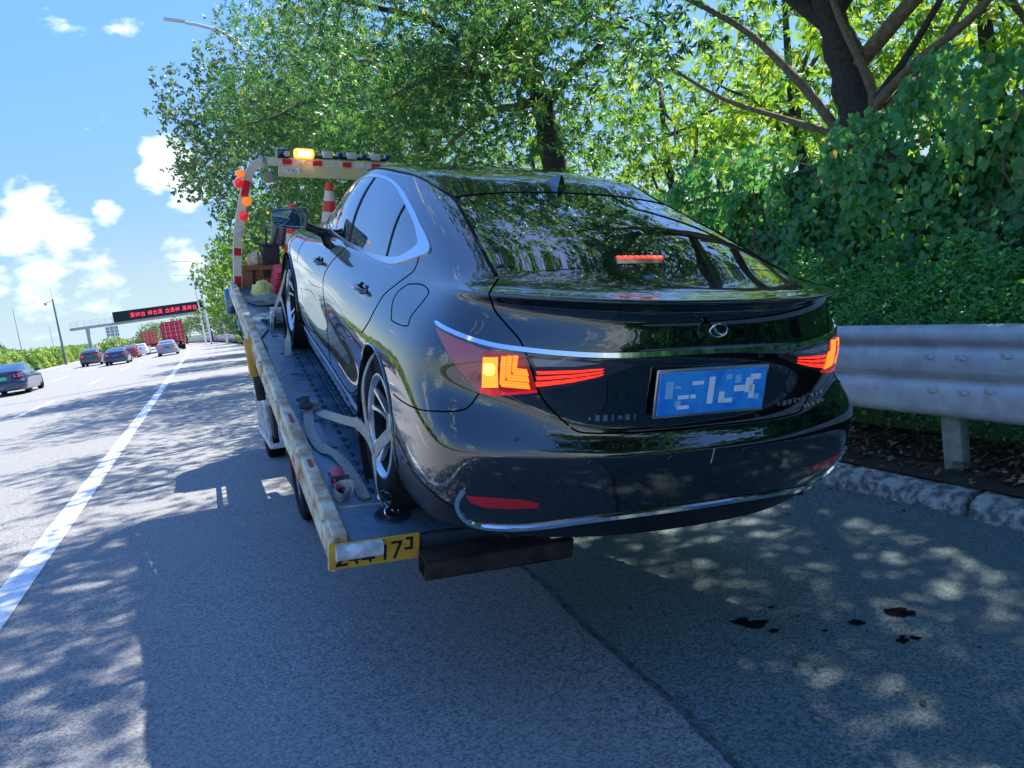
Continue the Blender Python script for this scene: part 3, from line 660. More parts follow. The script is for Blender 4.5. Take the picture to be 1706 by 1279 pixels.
M_alloy = mat('alloy', (0.72, 0.75, 0.80), rough=0.32, metal=.85)
M_alloy_dark = mat('dark_alloy', (0.010, 0.011, 0.013), rough=0.6)
M_redlens = mat('red_lens', (0.22, 0.006, 0.010), rough=0.06, coat=1.0, emit=(1, 0.02, 0.01), estr=0.03)
M_clearlens = mat('smoked_lens', (0.05, 0.035, 0.04), rough=0.05, coat=1.0)
M_palelens = mat('pale_red_lens', (0.50, 0.11, 0.11), rough=0.08, coat=1.0)
M_led = mat('red_led', (0.8, 0.03, 0.01), rough=0.3, emit=(1.0, 0.03, 0.012), estr=.42)
M_ledhot = mat('orange_led', (0.9, 0.2, 0.02), rough=0.3, emit=(1.0, 0.17, 0.010), estr=.5)
M_amber = mat('amber_led', (0.9, 0.45, 0.05), rough=0.3, emit=(1.0, 0.36, 0.02), estr=.36, bump=0.6, bump_scale=220)
M_amberhot = mat('amber_bulb', (1, 0.8, 0.2), rough=0.3, emit=(1.0, 0.62, 0.06), estr=.6)
M_plate = mat('plate_blue', (0.02, 0.24, 0.80), rough=0.35, coat=0.4, color2=(0.05, 0.38, 0.85), noise_scale=14)
M_white = mat('white_paint', (0.78, 0.80, 0.82), rough=0.45)
M_reflector = mat('red_reflector', (0.62, 0.012, 0.018), rough=0.12, coat=1.0)

def ribbed(m, scale, lo):
    # moulded ribs in the lens: the light behind shows stronger on each rib
    nt = m.node_tree; b = nt.nodes['Principled BSDF']; t = nt.nodes.new('ShaderNodeTexCoord')
    w = nt.nodes.new('ShaderNodeTexWave'); w.inputs['Scale'].default_value = scale; w.bands_direction = 'X'; w.inputs['Distortion'].default_value = .3
    w2 = nt.nodes.new('ShaderNodeTexWave'); w2.inputs['Scale'].default_value = scale * .8; w2.bands_direction = 'Z'
    nt.links.new(t.outputs['Object'], w.inputs[0]); nt.links.new(t.outputs['Object'], w2.inputs[0])
    ml = nt.nodes.new('ShaderNodeMath'); ml.operation = 'MULTIPLY'; nt.links.new(w.outputs['Fac'], ml.inputs[0]); nt.links.new(w2.outputs['Fac'], ml.inputs[1])
    mr = nt.nodes.new('ShaderNodeMapRange'); nt.links.new(ml.outputs[0], mr.inputs[0]); e = b.inputs['Emission Strength'].default_value
    mr.inputs[3].default_value = e * lo; mr.inputs[4].default_value = e * 1.5; nt.links.new(mr.outputs[0], b.inputs['Emission Strength'])
ribbed(M_amber, 55, .35); ribbed(M_ledhot, 40, .6); ribbed(M_led, 45, .55)
# body control net: stations run from the rear centre round the left side to the front centre
# lateral fraction of the row's half width, and inset from the row's rear / front end
ST = [(0.0, 'r', 0.0), (0.36, 'r', 0.022), (0.66, 'r', 0.115), (0.885, 'r', 0.26), (0.975, 'r', 0.46), (0.995, 'm', -0.36), (1.0, 'm', 0.02), (1.0, 'm', 0.42),
      (1.0, 'm', 0.9), (1.0, 'm', 1.45), (1.0, 'm', 2.0), (0.995, 'm', 2.45), (0.985, 'm', 2.87), (0.955, 'm', 3.25), (0.85, 'f', 0.30), (0.55, 'f', 0.11), (0.0, 'f', 0.0)]
# rows: yr, yf, half widths at the middle stations (5..13), z at rear / side stations / front
def lerp_keys(keys, y):
    for (a, b), (c, d) in zip(keys, keys[1:]):
        if y <= c: return b + (d - b) * max(0, min(1, (y - a) / (c - a)))
    return keys[-1][1]
ROWS = [
    # yr,   yf,   width keys (y, w),                                   z keys (y, z)
    (-1.00, 3.70, [(-1.1, .76), (-.4, .80), (1.4, .80), (3.6, .76)], [(-1.1, .235), (-.5, .20), (.4, .17), (3.4, .17), (3.8, .2)]),
    (-1.06, 3.78, [(-1.1, .89), (-.4, .88), (1.4, .865), (3.6, .86)], [(-1.1, .235), (-.5, .20), (.4, .165), (3.4, .17), (3.8, .2)]),
    (-1.095, 3.82, [(-1.1, .94), (-.4, .915), (1.4, .885), (3.6, .89)], [(-1.1, .30), (-.5, .27), (.4, .22), (3.4, .24), (3.8, .28)]),
    (-1.122, 3.84, [(-1.1, .96), (-.4, .94), (.5, .90), (1.4, .893), (3.0, .92), (3.6, .9)], [(-1.1, .40), (-.5, .38), (.4, .34), (3.4, .36), (3.8, .40)]),
    (-1.14, 3.86, [(-1.1, .965), (-.4, .945), (.5, .90), (1.4, .893), (3.0, .925), (3.6, .9)], [(-1.1, .52), (-.5, .50), (.4, .48), (3.4, .50), (3.8, .52)]),
    (-1.135, 3.86, [(-1.1, .965), (-.4, .945), (.5, .912), (1.4, .902), (3.0, .925), (3.6, .9)], [(-1.1, .585), (-.5, .58), (.4, .58), (3.4, .59), (3.8, .6)]),
    (-1.100, 3.84, [(-1.1, .965), (-.4, .945), (.5, .922), (1.4, .912), (3.0, .925), (3.6, .89)], [(-1.1, .635), (-.5, .66), (.4, .66), (3.4, .66), (3.8, .66)]),
    (-1.085, 3.82, [(-1.1, .965), (-.4, .945), (.5, .926), (1.4, .916), (3.0, .92), (3.6, .87)], [(-1.1, .72), (-.5, .76), (.4, .75), (3.4, .73), (3.8, .70)]),
    (-1.09, 3.78, [(-1.1, .955), (-.4, .928), (.5, .914), (1.4, .905), (3.0, .90), (3.6, .84)], [(-1.1, .83), (-.5, .86), (.4, .84), (1.4, .82), (3.4, .78), (3.8, .74)]),
    (-1.085, 3.70, [(-1.1, .925), (-.4, .892), (.5, .885), (1.4, .882), (3.0, .86), (3.6, .8)], [(-1.1, .915), (-.5, .935), (.4, .915), (1.4, .90), (3.4, .82), (3.8, .78)]),
    (-1.065, 3.60, [(-1.1, .89), (-.4, .855), (.5, .855), (1.4, .858), (3.0, .80), (3.6, .75)], [(-1.1, .99), (-.5, .985), (.4, .958), (1.4, .935), (3.4, .845), (3.8, .81)]),
    (-1.06, 3.52, [(-1.1, .86), (-.4, .822), (.5, .836), (1.4, .842), (3.0, .74), (3.6, .7)], [(-1.1, 1.055), (-.9, 1.055), (-.5, 1.03), (.4, .985), (1.4, .957), (3.4, .86), (3.8, .83)]),
    (-1.115, 3.46, [(-1.1, .85), (-.4, .806), (.5, .824), (1.4, .832), (3.0, .70), (3.6, .65)], [(-1.1, 1.09), (-.9, 1.085), (-.5, 1.05), (.4, 1.0), (1.4, .967), (3.4, .868), (3.8, .84)]),
    (-1.09, 3.40, [(-1.1, .83), (-.4, .796), (.5, .815), (1.4, .824), (3.0, .68), (3.6, .62)], [(-1.1, 1.108), (-.9, 1.10), (-.5, 1.065), (.4, 1.01), (1.4, .974), (3.4, .874), (3.8, .85)]),
    (-.93, 3.0, [(-1.0, .765), (-.4, .776), (.5, .80), (1.4, .81), (2.6, .72), (3.6, .6)], [(-1.1, 1.112), (-.6, 1.105), (-.3, 1.10), (.4, 1.055), (1.4, 1.01), (2.4, .985), (3.0, .93)]),
    (-.60, 2.45, [(-.9, .70), (-.3, .725), (.5, .765), (1.4, .785), (2.4, .735)], [(-.8, 1.19), (-.3, 1.19), (.4, 1.17), (1.4, 1.13), (2.2, 1.07), (2.5, 1.03)]),
    (-.22, 2.16, [(-.5, .635), (0, .67), (.6, .71), (1.4, .735), (2.0, .70)], [(-.4, 1.285), (.4, 1.285), (1.4, 1.265), (2.0, 1.20)]),
    (.16, 1.90, [(-.2, .575), (.4, .62), (1.0, .662), (1.8, .66)], [(0, 1.362), (.5, 1.37), (1.2, 1.37), (1.8, 1.315)]),
    (.36, 1.78, [(-.2, .53), (.4, .57), (1.0, .605), (1.8, .60)], [(0, 1.398), (.5, 1.41), (1.2, 1.414), (1.8, 1.372)]),
    (.56, 1.52, [(0, .40), (1.0, .43), (1.8, .40)], [(0, 1.425), (.6, 1.43), (1.2, 1.437), (1.8, 1.41)]),
    (.80, 1.35, [(0, .2), (1.0, .2)], [(0, 1.438), (1.2, 1.445), (1.8, 1.43)]),
    (.95, 1.2, [(0, .03), (1.0, .03)], [(0, 1.44), (1.2, 1.446), (1.8, 1.44)]),
]
def control_net():
    P = np.zeros((len(ROWS), len(ST), 3))
    y0, y1 = -0.66, 3.50
    for i, (yr, yf, wk, zk) in enumerate(ROWS):
        span = (yf - yr) / (3.84 + 1.13)
        for j, (fx, md, d) in enumerate(ST):
            if md == 'r': y = yr + d * (span ** .5)
            elif md == 'f': y = yf - d * (span ** .5)
            else:
                rear = yr + .50 * span ** .5; front = yf - .30 * span ** .5
                t = (d + .63) / (3.55 + .63)
                y = rear + (front - rear) * t
                if span > .9: y = d
            w = lerp_keys(wk, y)
            if 2 <= i <= 6 and j in (2, 3, 4):      # creased bumper corner
                y += (-.020, -.075, -.05)[j - 2] * (1 if i > 2 else .6); fx = (.67, .905, .985)[j - 2]
            P[i, j] = (-fx * w, y, lerp_keys(zk, y))
    return P
def bspline_loop(C, nu, nv):
    """uniform cubic B-spline surface; columns closed, rows clamped by repetition"""
    def basis(n):
        t = np.arange(n) / n
        return np.stack([(1 - t) ** 3, 3 * t ** 3 - 6 * t ** 2 + 4, -3 * t ** 3 + 3 * t ** 2 + 3 * t + 1, t ** 3], 1) / 6
    m = C.shape[1]; B = basis(nv)
    out = []
    for j in range(m):
        out.append(np.einsum('tk,ikc->itc', B, np.stack([C[:, (j + k - 1) % m] for k in range(4)], 1)))
    D = np.concatenate(out, 1)
    D = np.concatenate([2 * D[:1] - D[1:2], D, 2 * D[-1:] - D[-2:-1]], 0)
    B = basis(nu); out = []
    for i in range(D.shape[0] - 3):
        out.append(np.einsum('tk,kjc->tjc', B, D[i:i + 4]))
    return np.concatenate(out + [D[None, -2] * 0 + (D[-3] + 4 * D[-2] + D[-1])[None] / 6], 0)
H = control_net()
LOOP = np.concatenate([H, H[:, -2:0:-1] * np.array([-1, 1, 1])], 1)
CT = LOOP.copy()
for _ in range(3):                       # pull the spline back towards the tabled points
    S0 = bspline_loop(CT, 1, 1)
    CT += (LOOP - S0[:LOOP.shape[0]]) * 0.75
NU, NVV = 8, 9
SURF = bspline_loop(CT, NU, NVV)
SURF[:, :, 0] *= 1.0
nr, nc = SURF.shape[:2]
AR, AZ, AY = 0.372, 0.325, (0.0, 2.87)
def body_mesh():
    V = SURF.reshape(-1, 3).copy()
    idx = np.arange(nr * nc).reshape(nr, nc)
    F = np.stack([idx[:-1], np.roll(idx, -1, 1)[:-1], np.roll(idx, -1, 1)[1:], idx[1:]], -1).reshape(-1, 4)
    inside = np.zeros(len(V), bool)
    for yc in AY:
        dy, dz = V[:, 1] - yc, V[:, 2] - AZ
        d = np.hypot(dy, dz)
        wide = np.abs(V[:, 0]) > .6
        near = wide & (np.abs(d - AR) < .017)
        s = AR / np.maximum(d, 1e-6)
        V[near, 1] = yc + dy[near] * s[near]; V[near, 2] = AZ + dz[near] * s[near]
        inside |= wide & (d < AR + 1e-4) | near
    keep = ~inside[F].all(1)
    return V, F[keep]
BV, BF = body_mesh()
BVH = BVHTree.FromPolygons([tuple(v) for v in SURF.reshape(-1, 3)], [tuple(int(q) for q in f) for f in
      np.stack([np.arange(nr * nc).reshape(nr, nc)[:-1], np.roll(np.arange(nr * nc).reshape(nr, nc), -1, 1)[:-1], np.roll(np.arange(nr * nc).reshape(nr, nc), -1, 1)[1:], np.arange(nr * nc).reshape(nr, nc)[1:]], -1).reshape(-1, 4)])

car = thing('sedan', 'glossy black sedan strapped on the flatbed with its tail lights lit', 'car', matrix=CARM)
body = mesh_obj('body', BV, BF, M_paint, car, smooth=True)
# ---- pieces that sit in the body's own surface: outlines in car metres, projected onto the body
def ray_body(p, d):
    p = Vector(p); d = Vector(d).normalized()
    h = BVH.ray_cast(p - d * 3.0, d)
    if h[0] is None:
        h = BVH.find_nearest(p)
    n = h[1] if h[1].dot(d) < 0 else -h[1]
    return h[0], n
def patch(P, d, off=0.002, sp=0.03, smooth=0, dep=0.004, bulge=0.0):
    """surface patch bounded by 3-D outline P, projected along d on the body, off metres proud, with a rim turned in"""
    d = Vector(d).normalized()
    u = d.cross(Vector((0, 0, 1))) if abs(d.z) < .9 else Vector((1, 0, 0))
    u.normalize(); v = u.cross(d).normalized()
    if smooth: P = smooth_line(P, smooth, True)
    P2 = [Vector((Vector(p).dot(u), Vector(p).dot(v))) for p in P]
    pts = []
    for i, a in enumerate(P2):
        b = P2[(i + 1) % len(P2)]; n = max(1, int((b - a).length / sp))
        for k in range(n): pts.append(a.lerp(b, k / n))
    nb = len(pts)
    def inside(x, y):
        c = False
        for i in range(nb):
            a = pts[i]; b = pts[i - 1]
            if (a.y > y) != (b.y > y) and x < (b.x - a.x) * (y - a.y) / (b.y - a.y) + a.x: c = not c
        return c
    xs = [p.x for p in pts]; ys = [p.y for p in pts]
    bd = np.array([[p.x, p.y] for p in pts])
    extra = []
    y = min(ys) + sp / 2; row = 0
    while y < max(ys):
        x = min(xs) + sp * (.5 if row % 2 else .25)
        while x < max(xs):
            if np.min(np.hypot(bd[:, 0] - x, bd[:, 1] - y)) > sp * .45 and inside(x, y): extra.append(Vector((x, y)))
            x += sp
        y += sp * .87; row += 1
    vs, es, fs, _, _, _ = delaunay_2d_cdt(pts + extra, [(i, (i + 1) % nb) for i in range(nb)], [list(range(nb))], 1, 1e-5)
    V = []; NN = []
    for q in vs:
        h, n = ray_body(u * q.x + v * q.y + d * (-0.5), d)
        dist = float(np.min(np.hypot(bd[:, 0] - q.x, bd[:, 1] - q.y)))
        V.append(h + n * (off + bulge * min(1, dist / .05) ** .5)); NN.append(n)
    F = [list(f) for f in fs]
    cnt = {}
    for f in F:
        for i in range(len(f)):
            e = (f[i], f[(i + 1) % len(f)]); cnt[e] = 1
    n0 = len(V)
    V += [V[i] - NN[i] * (off + dep) for i in range(n0)]
    for (a, b) in list(cnt):
        if (b, a) not in cnt: F.append([a, b, b + n0, a + n0])
    mb = MB(); mb.add(V, F); mb.top = n0
    return mb
def mirror_mb(mb):
    m = MB(); m.m = mb.m; m.v = [Vector((-v.x, v.y, v.z)) for v in mb.v]; m.f = [list(reversed(f)) for f in mb.f]; m.i = list(mb.i)
    return m
def surf_line(P, d, off=0.0, k=8):
    out = []; nn = []
    L = smooth_line(P, k) if k else [Vector(p) for p in P]
    for p in L:
        h, n = ray_body(p - Vector(d).normalized() * .5, d); out.append(h + n * off); nn.append(n)
    return out, nn
def strip(name, P, d, w, th, m, off=None, k=8, parent=None, both=True, **kw):
    pts, nn = surf_line(P, d, 0, k)
    o = off if off is not None else th / 2 - .0005
    mb = MB(); mb.ribbon([p + n * o for p, n in zip(pts, nn)], w, th, normals=nn)
    mm = mirror_mb(mb)
    a = mb.obj(name, m, parent or car, smooth=True, **kw)
    if both: mm.obj(name, m, parent or car, smooth=True, **kw)
    return a
LEFT = (1, 0, 0); FWD = (0, 1, 0); DIAG = (.75, 1, 0); DOWN = (0, 0, -1)
def both(name, mbf, m, parent=None, smooth=True, **kw):
    a = mbf; b = mirror_mb(a)
    o1 = a.obj(name, m, parent or car, smooth=smooth, **kw)
    if parent is None: o2 = b.obj(name, m, car, smooth=smooth, **kw)
    else: o2 = None
    return o1, o2
# ---- side glass: front door, rear door, quarter
def yz(l): return [(-.8, y, z) for y, z in l]
top = [(2.02, 1.10), (1.80, 1.21), (1.55, 1.295), (1.25, 1.345), (.95, 1.355), (.70, 1.335), (.50, 1.30), (.33, 1.262), (.19, 1.215), (.08, 1.165), (-.03, 1.115)]
bot = [(2.22, .968), (1.9, .985), (1.5, .995), (1.12, 1.004), (.84, 1.012), (.5, 1.022), (.36, 1.033)]
side_windows = [
    ([(2.22, .972), (2.02, 1.10), (1.80, 1.21), (1.55, 1.295), (1.25, 1.345), (1.12, 1.352), (1.14, 1.004), (1.5, .995), (1.9, .985)]),
    ([(1.08, 1.354), (.95, 1.355), (.70, 1.335), (.50, 1.30), (.385, 1.275), (.33, 1.040), (.5, 1.022), (.84, 1.012), (1.09, 1.005)]),
    ([(.355, 1.268), (.33, 1.266), (.19, 1.228), (.06, 1.190), (-.03, 1.148), (.02, 1.108), (.15, 1.062), (.30, 1.038)])]
for P in side_windows:
    both('side_window', patch(yz(P), LEFT, .0015, .035), M_glass)
M_pillar = mat('pillar_black', (.002, .002, .002), rough=.6, spec=.15)
for P in ([(1.12, 1.352), (1.08, 1.354), (1.09, 1.005), (1.14, 1.004)], [(.385, 1.275), (.355, 1.268), (.30, 1.038), (.33, 1.040)]):
    both('window_pillar', patch(yz(P), LEFT, .003, .03), M_pillar)
# chrome frame around the daylight opening, wide at the rear corner
outer = [(2.26, .958), (1.9, .970), (1.5, .980), (1.1, .990), (.7, .998), (.38, 1.008), (.16, 1.030), (-.05, 1.085), (-.185, 1.125), (-.196, 1.138), (-.17, 1.155), (-.08, 1.182), (.05, 1.214), (.21, 1.256), (.38, 1.294), (.525, 1.323), (.70, 1.350), (.95, 1.371), (1.26, 1.361), (1.565, 1.311), (1.82, 1.226), (2.07, 1.115)]
inner = [(2.20, .976), (1.9, .988), (1.5, .998), (1.1, 1.007), (.7, 1.015), (.37, 1.036), (.16, 1.062), (.04, 1.098), (-.035, 1.144), (.02, 1.172), (.10, 1.202), (.20, 1.231), (.35, 1.268), (.50, 1.302), (.70, 1.337), (.95, 1.357), (1.25, 1.347), (1.55, 1.297), (1.80, 1.212), (2.02, 1.102)]
def ring_band(outer, inner, d, off, th):
    """band between two closed outlines, draped on the body"""
    o = smooth_line([(-.8, y, z) for y, z in outer], 4, True); n = smooth_line([(-.8, y, z) for y, z in inner], 4, True)
    # resample inner by nearest fraction
    m = len(o); V = []; F = []
    kn = len(n)
    for i, p in enumerate(o):
        j = min(range(kn), key=lambda q: (n[q] - p).length)
        for q in (p, n[j]):
            h, nn = ray_body(q - Vector(d) * .5, d)
            V += [h + nn * off, h - nn * .004]
    for i in range(m):
        a = 4 * i; b = 4 * ((i + 1) % m)
        F += [(a, b, b + 2, a + 2), (a + 1, a, a + 2, a + 3)[:0] or (a, a + 1, b + 1, b), (a + 2, b + 2, b + 3, a + 3)]
    mb = MB(); mb.add(V, F); return mb
both('window_trim', ring_band(outer, inner, LEFT, .007, .007), M_satin)
# ---- rear glass and lid panel line
RG = [(-.545, .115), (-.575, -.10), (-.602, -.30), (-.632, -.52), (-.650, -.665), (-.45, -.705), (-.22, -.725), (0, -.73), (.22, -.725), (.45, -.705), (.650, -.665), (.632, -.52), (.602, -.30), (.575, -.10), (.545, .115), (.28, .135), (0, .14), (-.28, .135)]
rg = patch([(x, y, 1.3) for x, y in RG], DOWN, .002, .045).obj('rear_window', M_glass, car, smooth=True)
M_ceramic = mat('ceramic_band', (.004, .004, .004), rough=.25, coat=.6)
for s_ in (-1, 1):
    pts, nn = surf_line([(s_ * .552, .12, 1.4), (s_ * .582, -.10, 1.4), (s_ * .609, -.30, 1.4), (s_ * .639, -.52, 1.4), (s_ * .657, -.67, 1.3)], DOWN)
    MB().ribbon([p + n * .002 for p, n in zip(pts, nn)], .012, .006, normals=nn).obj('window_seal', M_pillar, rg, smooth=True)
pts, nn = surf_line([(-.55, .13, 1.5), (-.28, .15, 1.5), (0, .155, 1.5), (.28, .15, 1.5), (.55, .13, 1.5)], DOWN)
MB().ribbon([p + n * .002 for p, n in zip(pts, nn)], .012, .006, normals=nn).obj('window_seal', M_pillar, rg, smooth=True)
# high brake light behind the glass foot: housing and seven lit diodes
bl = patch([(-.165, -.632, 1.2), (.03, -.628, 1.2), (.02, -.70, 1.2), (-.185, -.70, 1.2)], DOWN, .004, .03).obj('brake_light', mat('brake_housing', (.09, .004, .008), rough=.3, coat=1), car, smooth=True)
for k in range(8):
    x = -.157 + k * .026
    patch([(x, -.636, 1.2), (x + .019, -.636, 1.2), (x + .017, -.654, 1.2), (x - .002, -.654, 1.2)], DOWN, .007, .01).obj('diode', mat('diode_red', (.8, .05, .02), emit=(1, .035, .01), estr=.5) if k == 0 else bpy.data.materials['diode_red'], bl)
# parcel shelf sticker
patch([(-.14, -.80, 1.2), (-.10, -.80, 1.2), (-.10, -.835, 1.2), (-.14, -.835, 1.2)], DOWN, .001, .02).obj('window_sticker', mat('teal_sticker', (.02, .16, .17), rough=.4), car)
# ---- seams: door gaps, lid, bumper, fuel flap
def seam(P, d, w=.0062, both_=True): return strip('panel_gap', P, d, w, .0016, M_seam, off=.0006, both=both_)
seam([(-.8, 1.10, 1.0), (-.8, 1.14, .93), (-.9, 1.24, .86), (-.9, 1.33, .78), (-.9, 1.35, .65), (-.9, 1.34, .48), (-.9, 1.30, .34), (-.9, 1.24, .27)], LEFT)
seam([(-.8, -.115, 1.10), (-.8, -.125, 1.065), (-.8, -.105, 1.035), (-.8, -.05, .985), (-.9, .01, .925), (-.9, .035, .87), (-.9, .09, .80), (-.9, .17, .745), (-.9, .255, .70)], LEFT)
seam([(-.8, 2.24, .955), (-.8, 2.30, .90), (-.8, 2.36, .80), (-.9, 2.36, .72)], LEFT)
seam([(-.9, 2.45, .40), (-.9, 2.42, .30), (-.9, 1.9, .275), (-.9, 1.24, .27), (-.9, .7, .275), (-.9, .47, .36)], LEFT)
strip('fuel_flap', [(-.85, -.165, 1.0), (-.85, -.30, 1.022), (-.85, -.42, 1.017), (-.85, -.435, .985), (-.85, -.425, .92), (-.85, -.44, .893), (-.85, -.36, .877), (-.85, -.235, .868), (-.85, -.205, .885), (-.85, -.14, .925), (-.85, -.125, .965), (-.85, -.165, 1.0)], LEFT, .0045, .0016, M_seam, off=.0006, k=4, both=False)
lid = [(-.665, -.705, 1.114), (-.715, -.78, 1.105), (-.742, -.835, 1.08), (-.73, -.845, 1.035), (-.70, -.885, .992), (-.668, -.928, .95), (-.648, -.955, .90), (-.632, -.972, .85), (-.612, -.984, .785), (-.572, -.999, .728), (-.505, -1.02, .668)]
seam(lid, (.62, 1, -.25), .006)
seam([(-.505, -1.02, .665), (-.46, -1.04, .648), (-.3, -1.06, .645), (-.15, -1.08, .647), (0, -1.08, .648)], FWD, .006)
seam([(-.785, -.885, .757), (-.80, -.87, .72), (-.816, -.853, .70), (-.85, -.81, .686), (-.884, -.768, .675), (-.93, -.6, .635), (-.94, -.47, .612), (-.94, -.36, .60)], DIAG, .005)
# ---- chrome strip across the tail
cs = [(-.872, -.655, .952), (-.862, -.70, .946), (-.827, -.79, .938), (-.78, -.85, .929), (-.72, -.905, .922), (-.661, -.945, .920), (-.572, -.989, .917), (-.443, -1.037, .915), (-.303, -1.067, .917), (-.166, -1.079, .921), (0, -1.083, .923)]
def taper_strip(name, P, d, w0, w1, th, m, parent=None, both_=True):
    pts, nn = surf_line(P, d, 0, 6); mb = MB(); V = []; F = []
    n = len(pts)
    for i, (p, nr_) in enumerate(zip(pts, nn)):
        t = (pts[min(i + 1, n - 1)] - pts[max(i - 1, 0)]).normalized(); sd = t.cross(nr_).normalized()
        e = i / (n - 1); w = (w0 + (w1 - w0) * e) * min(1, .25 + i * .25)
        V += [p + sd * w / 2 - nr_ * .002, p + sd * w * .4 + nr_ * th, p - sd * w * .4 + nr_ * th * .8, p - sd * w / 2 - nr_ * .002]
    for i in range(n - 1):
        for k in range(3): F.append((4 * i + k, 4 * i + 4 + k, 4 * i + 5 + k, 4 * i + 1 + k))
    mb.add(V, F); mm = mirror_mb(mb)
    mb.obj(name, m, parent or car, smooth=True)
    if both_: mm.obj(name, m, parent or car, smooth=True)
taper_strip('chrome_strip', cs, (.6, 1, 0), .018, .022, .007, M_chrome)
M_redglow = mat('deep_red_band', (.4, .005, .01), rough=.15, coat=1, emit=(1, .01, .012), estr=.10)
# ---- tail lamps
def lamp_side(sgn):
    r = bpy.data.objects.new('tail_lamp', None); link(r, car)
    def put(nm, P, d, off, m, sp=.02, bulge=0, smooth=True, dep=.006):
        mb = patch(P, d, off, sp, dep=dep, bulge=bulge)
        if sgn > 0: mb = mirror_mb(mb)
        return mb.obj(nm, m, r, smooth=smooth)
    put('side_lens', [(-.873, -.668, .938), (-.868, -.70, .934), (-.835, -.785, .925), (-.795, -.845, .915), (-.765, -.874, .906), (-.772, -.882, .78), (-.785, -.882, .762), (-.837, -.832, .828), (-.866, -.765, .885)], DIAG, .004, M_palelens)
    put('lens', [(-.765, -.874, .906), (-.72, -.912, .905), (-.662, -.945, .905), (-.655, -.955, .890), (-.634, -.972, .845), (-.616, -.984, .782), (-.70, -.945, .762), (-.745, -.915, .754), (-.785, -.885, .758), (-.772, -.882, .78)], (.66, 1, 0), .004, M_redlens)
    put('inner_lens', [(-.652, -.95, .902), (-.50, -1.02, .900), (-.36, -1.06, .893), (-.30, -1.07, .885), (-.345, -1.063, .868), (-.40, -1.055, .848), (-.50, -1.02, .815), (-.606, -.984, .786), (-.626, -.972, .845)], FWD, .004, M_clearlens)
    put('indicator', [(-.768, -.876, .882), (-.732, -.911, .888), (-.730, -.92, .785), (-.775, -.887, .779)], (.8, 1, 0), .007, M_amber if sgn < 0 else M_redlens)
    put('indicator_bulb', [(-.762, -.88, .862), (-.742, -.9, .866), (-.735, -.905, .855), (-.735, -.905, .835), (-.748, -.9, .824), (-.765, -.88, .83)], (.8, 1, 0), .0085, M_amberhot if sgn < 0 else M_redlens, sp=.012)
    # the nested L shaped light guides
    for (a, b, c, dd, e, f) in ((-.724, -.710, .893, .812, -.640, .804), (-.701, -.688, .896, .836, -.645, .828), (-.678, -.666, .898, .858, -.650, .850)):
        put('light_guide', [(a, -.92, c), (b, -.93, c), (b, -.93, dd), (e, -.965, dd - .001), (e + .006, -.968, f - .013), (a + .008, -.92, f - .013), (a, -.92, dd - .01)], (.66, 1, 0), .008, M_ledhot, sp=.014)
    for (z0, z1, xe, ze) in ((.853, .843, -.41, .872), (.834, .824, -.41, .862), (.815, .800, -.41, .853)):
        put('light_bar', [(-.622, -.97, z0), (-.51, -1.01, z0 * .5 + ze * .5), (xe, -1.05, ze), (xe - .01, -1.05, ze - .006), (-.51, -1.01, z1 * .5 + (ze - .007) * .5), (-.618, -.975, z1)], FWD, .007, M_led, sp=.014)
    if sgn > 0:
        for xa in (-.772, -.750): put('light_guide', [(xa - .008, -.88, .89), (xa + .005, -.88, .892), (xa + .007, -.88, .79), (xa - .006, -.88, .786)], (.8, 1, 0), .009, M_ledhot, sp=.014)
    put('lamp_surround', [(-.776, -.882, .779), (-.70, -.945, .772), (-.618, -.984, .788), (-.617, -.984, .781), (-.70, -.945, .764), (-.745, -.915, .756), (-.783, -.885, .760)], (.7, 1, 0), .0085, M_redglow, sp=.015)
    put('reverse_lens', [(-.635, -.965, .893), (-.50, -1.02, .893), (-.42, -1.04, .889), (-.50, -1.02, .876), (-.625, -.97, .868)], FWD, .0055, mat('reverse_lens', (.25, .25, .27), rough=.15, coat=1) if sgn < 0 else bpy.data.materials['reverse_lens'])
    return r
lamp_side(-1); lamp_side(1)
# ---- bumper trim, reflectors, valance
ch = [(-.812, -.90, .445), (-.828, -.885, .415), (-.829, -.872, .375), (-.812, -.87, .333), (-.785, -.883, .300), (-.74, -.91, .284), (-.66, -.95, .285), (-.579, -.998, .297), (-.43, -1.055, .325), (-.30, -1.09, .338), (-.158, -1.11, .345), (0, -1.118, .346)]
taper_strip('bumper_trim', ch, (.5, 1, 0), .020, .018, .012, M_chrome)
both('reflector', patch([(-.812, -.905, .424), (-.74, -.956, .424), (-.65, -1.0, .415), (-.598, -1.026, .402), (-.60, -1.02, .382), (-.68, -.98, .377), (-.76, -.93, .383), (-.80, -.908, .398)], (.5, 1, 0), .003, .02), M_reflector)
M_val = mat('valance_plastic', (.008, .010, .013), rough=.35, bump=.05, bump_scale=200)
both('lower_valance', patch([(-.935, -.42, .285), (-.938, -.50, .375), (-.925, -.60, .39), (-.885, -.78, .385), (-.835, -.868, .36), (-.815, -.868, .32), (-.79, -.88, .285), (-.83, -.84, .235), (-.90, -.66, .225), (-.93, -.48, .235)], DIAG, .006, .03), M_val)
both('lower_diffuser', patch([(-.80, -.87, .285), (-.74, -.905, .268), (-.66, -.95, .27), (-.579, -.998, .28), (-.43, -1.05, .308), (-.30, -1.09, .32), (0, -1.12, .328), (0, -1.1, .25), (-.4, -1.03, .245), (-.7, -.9, .24)], FWD, .005, .03), M_val)
